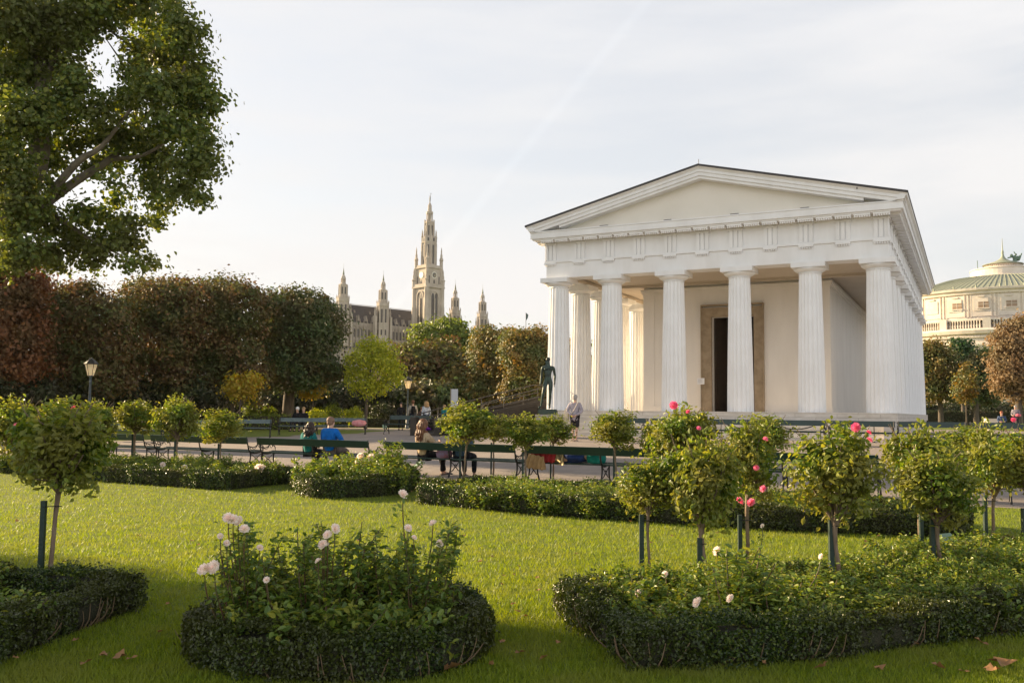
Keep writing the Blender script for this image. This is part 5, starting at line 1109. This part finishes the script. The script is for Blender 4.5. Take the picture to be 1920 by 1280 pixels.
# trees on the right
GR = 'chestnut trees right of the temple'
tree('chestnut_tree', 'orange-brown chestnut tree right beside the temple', 1764, 84, [(1764, 690, 34, 40, 0), (1745, 665, 26, 26, 0), (1780, 720, 26, 30, .5), (1750, 725, 30, 30, 0), (1758, 655, 18, 16, 0), (1720, 700, 30, 50, 1)], 760, 34, .22, .34, m_orange, .22, seed=41, group=GR)
tree('green_tree', 'fresh green tree between the orange-brown chestnuts on the right', 1806, 100, [(1806, 665, 26, 26, 0), (1795, 648, 14, 14, 0), (1820, 690, 24, 24, 0)], 130, 28, .34, .42, m_pine, .2, seed=42)
tree('chestnut_tree', 'dark green and brown chestnut tree with two trunks on the right', 1830, 82, [(1835, 700, 34, 40, 0), (1810, 725, 26, 30, 0), (1850, 680, 24, 24, 0), (1855, 730, 24, 26, .5)], 760, 34, .22, .34, m_dgreen, .22, seed=43, group=GR)
tree('chestnut_tree', 'slim yellow-brown young chestnut in front of the dark one on the right', 1812, 70, [(1811, 710, 15, 26, 0), (1806, 735, 14, 16, 0), (1818, 740, 12, 12, 0)], 80, 24, .22, .26, m_orange, .06, seed=44)
tree('chestnut_tree', 'pale sunlit light-brown chestnut tree at the right picture edge', 1910, 66, [(1905, 650, 40, 45, 0), (1930, 620, 44, 30, 0), (1890, 690, 28, 40, 0), (1925, 720, 44, 40, .5), (1960, 680, 40, 70, 0), (1875, 720, 14, 16, 0)], 1100, 36, .19, .30, m_light, .25, seed=45, group=GR)
# shrubs
GS = 'dark shrubs under the chestnut trees'
for i, (x, y, rx, rz_, d_) in enumerate([(-10, 740, 60, 45, 46), (70, 745, 50, 42, 47), (150, 745, 50, 40, 50), (225, 745, 50, 38, 52), (300, 750, 50, 36, 54), (370, 750, 50, 36, 54), (430, 752, 50, 34, 66), (500, 745, 55, 40, 72), (570, 748, 50, 38, 72), (640, 745, 50, 40, 72), (700, 748, 50, 36, 74)]):
    tree('shrub', ['dark green shrub at the left edge under the red-brown tree', 'dark green shrub left of the tall lantern', 'dark green shrub right behind the tall lantern', 'dark green shrub between the lantern and the second rose standard', 'dark green shrub behind the rose standard with the long shoot', 'dark green shrub right of the rose standard with the long shoot', 'dark green shrub behind the golden sapling', 'dark green shrub around the small distant lantern', 'dark green shrub right of the thick trunk', 'dark green shrub left of the young yellow-green tree', 'dark green shrub behind the slim trunk of the young tree'][i], x, d_, [(x, y, rx, rz_, 0), (x-rx*.4, y-rz_*.2, rx*.55, rz_*.6, .5), (x+rx*.4, y+rz_*.25, rx*.6, rz_*.6, -.5)], 170, 30, .24, .34, m_shrub, 0, seed=50+i, cat='shrub', group=GS, fill=.5)
GY = 'yellow-green garden shrubs beyond the benches'
for i, (x, y, rx, rz_, d_, mt_, lab) in enumerate([(470, 772, 8, 12, 60, m_green, 'small pale round bush left of the distant lantern'), (503, 772, 8, 10, 60, m_green, 'small pale round bush right of the golden sapling'), (592, 780, 18, 14, 58, m_yellow, 'yellow-green shrub behind the couple'), (622, 775, 20, 16, 60, m_green, 'green shrub left of the slim trunk'), (662, 778, 16, 15, 58, m_yellow, 'yellow-green shrub at the slim trunk of the young tree'), (720, 770, 22, 12, 66, m_shrub, 'dark shrub beyond the bright lawn, left of the lamp'), (870, 770, 26, 20, 64, m_shrub, 'dark shrub behind the ramp')]):
    tree('shrub', lab, x, d_, [(x, y, rx, rz_, 0), (x+rx*.3, y+rz_*.3, rx*.7, rz_*.7, 0)], 60, 26, .13, .16, mt_, 0, seed=70+i, cat='shrub', group=GY, fill=.3)
# dark clipped hedges in the back
def backhedge(label, pts, h, wd, mt_, seed, dens=60, ls=.13):
    rng = np.random.default_rng(seed); ch = []; core = MB()
    for (x0, y0), (x1, y1) in zip(pts[:-1], pts[1:]):
        A_ = np.array([x0, y0]); D_v = np.array([x1, y1])-A_; L_ = np.linalg.norm(D_v); T = D_v/L_; Nn = np.array([-T[1], T[0]]); n = int(L_*(2*h+wd)*dens)
        t = rng.random(n)*L_; s_ = rng.random(n)*(2*h+wd); off = np.where(s_ < h, -wd/2, np.where(s_ < h+wd, s_-h-wd/2, wd/2)); z = np.where(s_ < h, s_, np.where(s_ < h+wd, h, 2*h+wd-s_))
        q = A_+T*t[:, None]+Nn*off[:, None]; C = np.stack([q[:, 0], q[:, 1], gz(q[:, 0], q[:, 1])+z], 1)+rng.normal(size=(n, 3))*.04
        nn = np.where((s_ < h)[:, None], np.array([-Nn[0], -Nn[1], .2]), np.array([0, 0, 1.])); ch.append(leaves(C, nn+rng.normal(size=(n, 3))*.5, ls*(.6+.8*rng.random(n)), rng, .7))
        a, b2 = A_-Nn*wd*.4, A_+Nn*wd*.4; c, d_ = a+D_v, b2+D_v; V = [(p[0], p[1], gz(p[0], p[1])+z_) for z_ in (-.05, h*.93) for p in (a, c, d_, b2)]; core.hexa(V, 1)
    tag(mesh_from('clipped_hedge', ch+core.c, [mt_, m_core]), label, 'hedge')
backhedge('low dark clipped hedge behind the bright lawn by the lamp', [atg(560, 64)[:2], atg(780, 66)[:2]], .7, .8, m_shrub, 1)
backhedge('dark clipped hedge under the trees right of the temple', [atg(1725, 92)[:2], atg(1990, 88)[:2]], 1.5, 1.0, m_shrub, 2, 40, .16)
for i, (x, d_) in enumerate([(1735, 108), (1790, 112), (1850, 110), (1910, 112), (1960, 108)]):
    tree('shrub', ['dark shrub directly beside the temple corner under the right trees', 'dark shrub under the orange-brown chestnut on the right', 'dark shrub behind the two-trunked chestnut on the right', 'dark shrub behind the man at the right edge', 'dark shrub cut by the right picture edge'][i], x, d_, [(x, 768, 34, 18, 0), (x+18, 772, 26, 14, .6)], 130, 28, .26, .34, m_shrub, 0, seed=100+i, cat='shrub', group='dark shrubs under the trees on the right', fill=.4)
backhedge('clipped yellow-green hedge far left behind the weathered benches', [atg(440, 52)[:2], atg(545, 54)[:2]], .85, .8, m_green, 3)
# small things under the right trees
X, Y, Z = atg(1857, 64); m = MB(); m.box(-.35, .35, -.3, .3, 0, .78); m.box(-.38, .38, -.33, .33, .781, .84); tag(m.build('white_cabinet', mat('cabinet_cream', (.7, .62, .5), .6), None, (X, Y, Z)), 'cream cabinet standing under the trees on the right', 'cabinet')
# flagpole
X, Y = 4.0, 260.; d = 260.; P = at(986, 615, d); P2 = at(986.5, 586, d); fp = empty('flagpole', (float(P[0]), d, float(gz(P[0], d))), 0, 'thin flagpole with a small dark flag on a roof left of the temple', 'flagpole')
m = MB(); m.tube([(0, 0, 0), (0, 0, P2[2]-fp.location.z)], .09, 6); m.build('pole', m_rail, fp)
m = MB(); m.prism([(.05, 0), (.7, -.5), (.55, -1.4), (.05, -2.2)], -.03, .03, 'y'); m.build('flag', cloth('flag_green', (.10, .16, .17)), fp, (0, 0, P2[2]-fp.location.z-.1))
# ---------------------------------------------------------------- city hall, 430 m away
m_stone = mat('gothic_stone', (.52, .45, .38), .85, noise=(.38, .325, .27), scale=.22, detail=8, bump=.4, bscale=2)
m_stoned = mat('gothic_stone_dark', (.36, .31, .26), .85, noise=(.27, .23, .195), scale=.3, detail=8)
m_win = mat('dark_window', (.03, .025, .024), .3); m_slate = mat('slate_roof', (.038, .037, .046), .7, noise=(.028, .027, .034), scale=.4)
m_copper = mat('copper_green', (.22, .24, .17), .6); m_clock = mat('clock_face', (.10, .09, .08), .4); m_gold2 = mat('gilt', (.75, .62, .32), .4, metal=.5); m_whitecl = mat('clock_white', (.8, .78, .72), .5)
CHX, CHY = -39.8, 427.; CZ = lambda y, d=427.: float(at(801, y, d)[2])
ch = empty('city_hall', (CHX, CHY, 0), math.atan2(.69, .724), 'pale neo-gothic city hall with a tall clock tower and four smaller towers above the trees', 'building')
def archpts(w, h, c=0, z0=0, pointed=1.25):
    P = [(c-w/2, z0), (c+w/2, z0)]
    for k in range(7): a = k*math.pi/6; P.append((c+w/2*math.cos(a), z0+h-w/2*pointed+w/2*pointed*math.sin(a)))
    return P
def faces4(fn, half):
    """call fn(builder, transform) for the two visible square faces"""
def arch_on(b, face, half, c, z0, w, h, m=0, dep=.06):
    P = archpts(w, h, c, z0)
    if face == 'f': b.prism(P, -half-dep, -half-dep+.05, 'y', m)
    else: b.prism(P, -half-dep, -half-dep+.05, 'x', m)
def pinn(b, x, y, z, r, h, n=8):
    b.lathe([(r, z), (r, z+h*.35), (r*1.35, z+h*.37), (r*1.35, z+h*.42), (r*.7, z+h*.46), (r*.75, z+h*.6), (r*.35, z+h*.72), (r*.5, z+h*.78), (.02, z+h)], n, (x, y, 0), 0, False)
tw = empty('main_tower', (0, 0, 0)); tw.parent = ch; KIDS.setdefault(ch.name, []).append(tw)
Z0, Z1, Z2, Z3, Z4, Z5, Z6, Z7 = 20, CZ(541), CZ(504), CZ(456), CZ(447), CZ(416), CZ(397), CZ(380)
b = MB(); H1_ = 4.7
b.box(-H1_, H1_, -H1_, H1_, Z0, Z1)
for sx in (-1, 1):
    for sy in (-1, 1): b.lathe([(1.3, Z0), (1.25, Z1-9), (1.1, Z1-8.8), (1.05, Z1)], 8, (sx*4.6, sy*4.6, 0), 0, False)
    pinn(b, sx*4.9, -4.9 if sx < 0 else -4.9, Z1, .75, CZ(505)-Z1); 
pinn(b, -4.9, 4.9, Z1, .8, CZ(503)-Z1)
b.box(-5.6, 5.6, -5.6, 5.6, Z1-.1, Z1+.5); b.box(-5.3, 5.3, -5.3, 5.3, Z1+.5, Z1+1.7)
b.box(-4.25, 4.25, -4.25, 4.25, Z1+1.7, Z2)
for sx in (-1, 1):
    for sy in (-1, 1):
        b.lathe([(.75, Z1), (.7, Z2)], 8, (sx*4.3, sy*4.3, 0), 0, False); pinn(b, sx*4.2, sy*4.2, Z2, .72, CZ(463)-Z2)
        b.box(sx*4.2-.55, sx*4.2+.55, sy*4.2-.55, sy*4.2+.55, Z2, Z2+(Z3-Z2)*.42)
b.box(-4.8, 4.8, -4.8, 4.8, Z2-.2, Z2+.35); b.box(-4.6, 4.6, -4.6, 4.6, Z2+.35, Z2+1.3)
b.lathe([(3.55, Z2), (3.4, Z3)], 8, m=0, smooth=False, rot=math.pi/8)
b.lathe([(3.7, Z3-.2), (3.75, Z3+.2), (3.7, Z4), (3.3, Z4+.3)], 8, m=0, smooth=False, rot=math.pi/8)
for k in range(8): a = math.pi/8+k*math.pi/4; pinn(b, 3.5*math.cos(a), 3.5*math.sin(a), Z3+.5, .38, 6.0, 6); b.tube([(3.5*math.cos(a), 3.5*math.sin(a), Z2), (3.5*math.cos(a), 3.5*math.sin(a), Z3)], .42, 6)
b.lathe([(2.5, Z4), (2.2, Z5-1), (2.45, Z5-.9), (2.45, Z5-.4), (2.3, Z5)], 8, m=0, smooth=False, rot=math.pi/8)
for k in range(8): a = math.pi/8+k*math.pi/4; b.tube([(2.45*math.cos(a), 2.45*math.sin(a), Z4), (2.3*math.cos(a), 2.3*math.sin(a), Z5+.9)], .25, 6); b.tube([(1.4*math.cos(a), 1.4*math.sin(a), Z5), (1.35*math.cos(a), 1.35*math.sin(a), Z6)], .2, 6)
b.lathe([(.9, Z5), (.9, Z6)], 8, smooth=False); b.lathe([(1.6, Z6-1.2), (1.65, Z6-.2), (1.0, Z6+.4), (.85, Z6+2.6), (.95, Z6+2.8), (.8, Z6+3.2), (.3, Z7), (.05, Z7+2.4)], 8, smooth=False)
b.build('stonework', m_stone, tw)
b = MB()
for face in 'fl':
    for h_, c, z_, w_, hh_ in [(H1_, -1.05, 33, 1.55, Z1-35.6), (H1_, 1.05, 33, 1.55, Z1-35.6), (4.25, -2.9, Z1+2, .6, 3.6), (4.25, 2.9, Z1+2, .6, 3.6), (4.25, 0, Z1+2, .9, 1.8)]:
        b = MB(); arch_on(b, face, h_, c, z_, w_, hh_); b.build('window', m_win, tw)
for k in range(8):
    a = k*math.pi/4
    for r_, z0, z1, w in ((3.28, Z2+2, Z3-1.2, .9), (3.53, Z3+.5, Z4-.2, .8), (2.22, Z4+1.2, Z5-2, .62)):
        c, s_ = math.cos(a), math.sin(a); V8 = []
        for z in (z0, z1):
            for o1, o2 in ((-w/2, -.3), (w/2, -.3), (w/2, .06), (-w/2, .06)): V8.append((c*(r_+o2)-s_*o1, s_*(r_+o2)+c*o1, z))
        b = MB(); b.hexa(V8); b.build('window', m_win, tw)
b = MB()
for face in 'fl':
    P = archpts(5.4, Z1-1.2-33, 0, 33); Q = archpts(4.4, Z1-1.9-33, 0, 33); 
    n = len(P)
    for i in range(1, n-1):
        a0, a1, b0, b1 = P[i], P[i+1], Q[i], Q[i+1]
        f3 = (lambda p, o: (p[0], -H1_-o, p[1])) if face == 'f' else (lambda p, o: (-H1_-o, p[0], p[1]))
        b.hexa([f3(a0, 0), f3(a1, 0), f3(b1, 0), f3(b0, 0), f3(a0, .35), f3(a1, .35), f3(b1, .35), f3(b0, .35)])
    f4 = (lambda x0, x1, z0, z1, o: b.box(x0, x1, -H1_-o, -H1_, z0, z1)) if face == 'f' else (lambda x0, x1, z0, z1, o: b.box(-H1_-o, -H1_, x0, x1, z0, z1))
    f4(-.25, .25, 33, Z1-5, .4); f4(-5, -2.75, Z1-9.2, Z1-8.8, .3); f4(2.75, 5, Z1-9.2, Z1-8.8, .3)
b.build('tracery', m_stone, tw)
for face in 'fl':
    zc = CZ(517.5); cl_ = MB(); cl_.lathe([(1.55, 0), (1.55, .12)], 24, m=0, smooth=False); cl_.lathe([(1.2, .121), (1.2, .15)], 24, m=1, smooth=False)
    for k in range(12): a = k*math.pi/6; c, s_ = math.cos(a)*1.37, math.sin(a)*1.37; cl_.box(c-.1, c+.1, s_-.1, s_+.1, .12, .18, 2)
    cl_.hexa([(-.07, 0, .15), (.07, 0, .15), (.5, -.75, .15), (.4, -.8, .15), (-.07, 0, .2), (.07, 0, .2), (.5, -.75, .2), (.4, -.8, .2)], 2); cl_.box(-.05, .9, -.07, .05, .16, .22, 2)
    o = cl_.build('clock', [m_whitecl, m_clock if face == 'f' else m_whitecl, m_gold2], tw)
    o.location = (0, -4.3, zc) if face == 'f' else (-4.3, 0, zc); o.rotation_euler = (math.pi/2, 0, 0) if face == 'f' else (math.pi/2, 0, -math.pi/2)
b = MB(); zz = CZ(378); b.lathe([(.2, zz-1), (.28, zz+.5), (.35, zz+1.2), (.25, zz+2.2), (.12, zz+2.5), (.17, zz+2.8), (.01, zz+3.1)], 8); b.tube([(.3, 0, zz+.2), (.4, 0, zz+4.2)], .06, 5); b.prism([(.4, zz+3.4), (.9, zz+3.9), (.5, zz+4.1)], -.04, .04, 'y'); b.build('iron_knight', mat('iron_figure', (.12, .13, .12), .5), tw)
# side towers
def side_tower(lx, ztop):
    t = empty('side_tower', (lx, 4, 0)); t.parent = ch; KIDS.setdefault(ch.name, []).append(t); k = ztop/64.
    b = MB(); zz = lambda z: z*k
    b.lathe([(2.6, 30), (2.55, zz(50.3)), (2.95, zz(50.8)), (2.95, zz(52.3)), (2.6, zz(52.31)), (1.95, zz(52.32)), (1.9, zz(57.8)), (2.0, zz(58)), (2.0, zz(58.5)), (1.25, zz(58.8)), (1.15, zz(59.2))], 8, smooth=False, rot=math.pi/8)
    for j in range(8):
        a = math.pi/8+j*math.pi/4; c, s_ = math.cos(a), math.sin(a)
        b.tube([(2.6*c, 2.6*s_, 30), (2.6*c, 2.6*s_, zz(50.5))], .33, 6); b.tube([(1.95*c, 1.95*s_, zz(52.3)), (1.9*c, 1.9*s_, zz(58.4))], .22, 6); pinn(b, 2.85*c, 2.85*s_, zz(52.2), .2, 1.6, 5)
        b.tube([(.95*c, .95*s_, zz(58.8)), (.95*c, .95*s_, zz(61))], .13, 5)
    b.lathe([(.45, zz(58.8)), (.45, zz(61))], 8, smooth=False); b.lathe([(1.1, zz(60.9)), (1.1, zz(61.2)), (.85, zz(62.2)), (.4, zz(62.8)), (.45, zz(63))], 8, smooth=False)
    for sx in (-1, 1): b.box(sx*4.2-.5, sx*4.2+.5, -1, 1, 30, 46*k); pinn(b, sx*4.2, 0, 46*k, .5, 4.5, 4)
    b.build('stonework', m_stone, t)
    b = MB()
    for j in range(8):
        a = j*math.pi/4; c, s_ = math.cos(a), math.sin(a)
        for r_, z0, z1, w in ((2.42, zz(43), zz(49.3), .8), (1.8, zz(54), zz(57.2), .62), (2.42, 36, 38.5, .7)):
            V8 = []
            for z in (z0, z1):
                for o1, o2 in ((-w/2, -.3), (w/2, -.3), (w/2, .06), (-w/2, .06)): V8.append((c*(r_+o2)-s_*o1, s_*(r_+o2)+c*o1, z))
            b = MB(); b.hexa(V8); b.build('window', m_win, t)
    b = MB(); b.lathe([(.46, zz(63)), (.5, zz(63.2)), (.3, zz(64.2)), (.03, zz(66.2))], 8, smooth=False); b.tube([(0, 0, zz(66)), (0, 0, zz(68))], .05, 5); b.build('spire', m_copper, t)
for lx, zt_ in ((-44.6, 62.6), (-23.1, 62.2), (20, 62.6), (38, 62.2)): side_tower(lx, zt_)
# facade and roofs
b = MB(); b.box(-52, 42, 6, 20, -2, 40.3); b.box(-52, 42, 5.7, 6, 39.6, 41.2); b.box(-52, 42, 5.6, 6, 33.3, 33.7)
for k in range(48): x = -51.5+k*1.95; b.box(x-.25, x+.25, 5.5, 5.999, 30, 41.25); pinn(b, x, 5.8, 41.2, .22, 1.9, 4)
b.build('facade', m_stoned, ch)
b = MB()
for k in range(47):
    x = -51.5+(k+.5)*1.95
    for a_ in ((.95, 3.8, x, 34.6), (.8, 3.0, x, 29)): b = MB(); b.prism(archpts(*a_), 5.93, 5.98, 'y'); b.build('window', m_win, ch)
b = MB(); zr = 49.8
b.add([(-50, 6.4, 41), (24, 6.4, 41), (24, 19, 41), (-50, 19, 41), (-50, 12.7, zr), (20.5, 12.7, zr)], [(0, 1, 5, 4), (1, 2, 5), (2, 3, 4, 5), (3, 0, 4), (3, 2, 1, 0)])
b.add([(25, 6.4, 38), (34, 6.4, 38), (34, 17, 38), (25, 17, 38), (25.5, 11, 46), (29, 11, 46)], [(0, 1, 5, 4), (1, 2, 5), (2, 3, 4, 5), (3, 0, 4), (3, 2, 1, 0)])
b.build('roof', m_slate, ch)
b = MB()
for k in range(16):
    x = -47+k*4.2; 
    b.prism([(x-.7, 42), (x+.7, 42), (x, 44.6)], 6.3, 8.5, 'y'); b.prism([(x-.35, 46), (x+.35, 46), (x, 47.2)], 9.6, 11, 'y') if k % 2 else None
b.tube([(-50, 12.7, zr+.3), (20.5, 12.7, zr+.3)], .12, 4)
b.build('dormer', m_stoned, ch)
# ---------------------------------------------------------------- theatre on the right
m_th = mat('pale_theatre_stone', (.74, .66, .57), .8, noise=(.62, .54, .46), scale=.5, detail=6); m_thg = mat('theatre_copper', (.36, .38, .29), .55, noise=(.29, .32, .24), scale=.5)
m_thgd = mat('dark_copper', (.10, .17, .12), .5); m_thw = mat('theatre_window', (.28, .19, .12), .4)
TD = 187.; P = at(1880, 480, TD); th = empty('theatre', (float(P[0]), TD, 0), 0, 'pale round theatre building with a green copper dome at the right edge', 'building')
tz = lambda y, d: float(at(1880, y, d)[2]); RD = 22.
zE = tz(533, TD-RD)
b = MB(); b.lathe([(RD, -1), (RD, zE-1.2), (RD+.4, zE-1.1), (RD+.5, zE-.7), (RD+.9, zE-.45), (RD+1.0, zE-.1), (RD+.6, zE)], 72, smooth=False)
zb = tz(610, TD-RD-2.2); R2 = RD+2.2
b.lathe([(R2, -1), (R2, zb-3.3), (R2+.25, zb-3.2), (R2+.3, zb-2.9), (R2, zb-2.8), (R2, zb-1.3), (R2+.7, zb-1.0), (R2+.9, zb-.4), (R2+.5, zb), (R2-.2, zb+.02)], 72, smooth=False)
b.lathe([(R2-.1, zb+1.45), (R2+.15, zb+1.45), (R2+.15, zb+1.7), (R2-.1, zb+1.7), (R2-.1, zb+1.45)], 72, smooth=False)
for k in range(160):
    a = -math.pi+k*math.pi/160; rr = R2+.03; big = k % 16 in (0, 1)
    if big: 
        c, s_ = math.cos(a), math.sin(a); b.lathe([(.62, zb), (.62, zb+1.9)], 4, (rr*c, rr*s_, 0), smooth=False, rot=a+math.pi/4)
    elif k % 16 not in (15, 2): b.lathe([(.10, zb+.02), (.17, zb+.5), (.08, zb+1.0), (.14, zb+1.45)], 6, (rr*math.cos(a), rr*math.sin(a), 0))
    for q in (0, .5): a2 = -math.pi+(k+q)*math.pi/160; b.lathe([(.14, zb-1.75), (.14, zb-1.3)], 4, ((R2+.25)*math.cos(a2), (R2+.25)*math.sin(a2), 0), smooth=False, rot=a2+math.pi/4)
def on_drum(b, ang, r_, w, z0, z1, dep, m=0):
    a = -math.pi/2+ang; c, s_ = math.cos(a), math.sin(a); V8 = []
    for z in (z0, z1):
        for o1, o2 in ((-w/2, -.35), (w/2, -.35), (w/2, dep), (-w/2, dep)): V8.append((c*(r_+o2)-s_*o1, s_*(r_+o2)+c*o1, z))
    b.hexa(V8, m)
wz = tz(566, TD-RD)
for k in range(-6, 7):
    a = math.asin(max(-1, min(1, -.02+0*k)))+R(-1.4+12*k)
    on_drum(b, a, RD, 3.4, wz-2.1, wz+1.9, .10); on_drum(b, a, RD, 2.5, wz-1.1, wz+1.25, .22)
    for q in (-.108, .108, -.078, .078): on_drum(b, a+q, RD, .16, wz-2.2, wz+2.2, .18)
    on_drum(b, a, RD, 1.2, wz+1.5, wz+1.75, .3)
for k in range(60): on_drum(b, R(-89+k*3), RD, .7, wz-3.1, wz-2.75, .22)
b.build('wall', m_th, th)
for k in range(-4, 5):
    a = R(-1.4+12*k); b = MB(); on_drum(b, a, RD, 1.75, wz-.55, wz+.6, .26); w_ = b.build('window', m_thw, th)
    b = MB(); on_drum(b, a, RD, .07, wz-.55, wz+.6, .30); on_drum(b, a, RD, 1.75, wz+.08, wz+.15, .29); on_drum(b, a, RD, 2.1, wz-.75, wz-.56, .42); b.build('frame', m_th, w_)
for k in range(-6, 7):
    a = R(-1.4+12*k-6); b = MB(); on_drum(b, a, R2, 1.3, zb-5.3, zb-4.4, .04); b.build('window', m_thw, th)
b = MB(); zr1 = tz(513, TD-7)
b.lathe([(RD+.5, zE+.02), (RD-1, zE+.55), (RD-5, zE+2.0), (RD-10, zr1-.75), (7.5, zr1-.1), (5.6, zr1+.1)], 72)
for k in range(144):
    a = k*math.pi/72; c, s_ = math.cos(a), math.sin(a); pr_ = [(RD+.4, zE+.1), (RD-1, zE+.62), (RD-5, zE+2.08), (RD-10, zr1-.66), (7.5, zr1)]
    b.tube([(r_*c, r_*s_, z_-.02) for r_, z_ in pr_], .045, 4)
    if k % 4 == 0: b.lathe([(.16, 0), (.18, .5)], 5, ((RD+.9)*c, (RD+.9)*s_, zE))
rf = b.build('roof', m_thg, th)
b = MB(); zr2 = tz(497, TD-6)
b.lathe([(6.6, zr1-.2), (6.5, zr1+.2), (6.2, zr1+.3), (6.1, zr2-.3), (6.3, zr2-.2), (6.2, zr2)], 48, smooth=False); b.lathe([(3.2, zr2-.3), (3.2, zr2+1.0)], 32, smooth=False)
for k in range(48): a = k*math.pi/24; b.lathe([(.08, zr2), (.08, zr2+.9)], 4, (3.35*math.cos(a), 3.35*math.sin(a), 0))
b.build('lantern', m_th, th)
b = MB(); zc1 = zr2+1.0; b.lathe([(3.9, zc1), (3.8, zc1+.12), (2.6, zc1+.45), (1.4, zc1+.85), (.65, zc1+1.3), (.32, zc1+1.8), (.2, zc1+2.5), (.28, zc1+2.6), (.12, zc1+3.2), (.04, tz(447, TD))], 24); b.build('cap', m_thg, th)
b = MB()
for k, (x, z, r_) in enumerate([(2.0, 1.5, .42), (2.7, 1.3, .5), (1.4, 1.9, .3), (3.1, 1.7, .26), (2.3, 2.1, .22)]): b.ball((x, -.8, zc1+z), r_, 8, sz=1.1)
b.tube([(2.0, -.8, zc1+.6), (2.2, -.8, zc1+1.6)], .4, 6); b.tube([(3.1, -.8, zc1+1.3), (3.5, -.8, zc1+2.4)], .13, 5); b.tube([(2.4, -.8, zc1+1.9), (1.9, -.8, zc1+2.7)], .1, 5); b.tube([(.6, -.8, zc1+1.4), (2.0, -.8, zc1+1.7)], .14, 5)
b.build('roof_sculpture', m_thgd, th)
b = MB(); P3 = at(1833, 505, TD); b.tube([(float(P3[0])-th.location.x, 0, zr2-.2), (float(P3[0])-th.location.x, 0, zr2+1.9)], .07, 5); b.tube([(float(P3[0])-th.location.x-.7, 0, zr2-.0), (float(P3[0])-th.location.x+.5, 0, zr2+.3)], .07, 5); b.build('ornament', m_thgd, th)

# ---------------------------------------------------------------- thin evening haze
hz_ = bpy.data.materials.new('haze_air'); hz_.use_nodes = True; t = hz_.node_tree; t.nodes.remove(t.nodes['Principled BSDF'])
pv = t.nodes.new('ShaderNodeVolumePrincipled'); pv.inputs['Color'].default_value = (.93, .90, .86, 1); pv.inputs['Density'].default_value = .00008; pv.inputs['Anisotropy'].default_value = .2
t.links.new(pv.outputs[0], t.nodes['Material Output'].inputs['Volume'])
b = MB(); b.box(-1000, 1000, -100, 1600, -1.5, 115); tag(b.build('haze', hz_), kind='stuff', label='thin pale evening haze over the park', cat='haze')
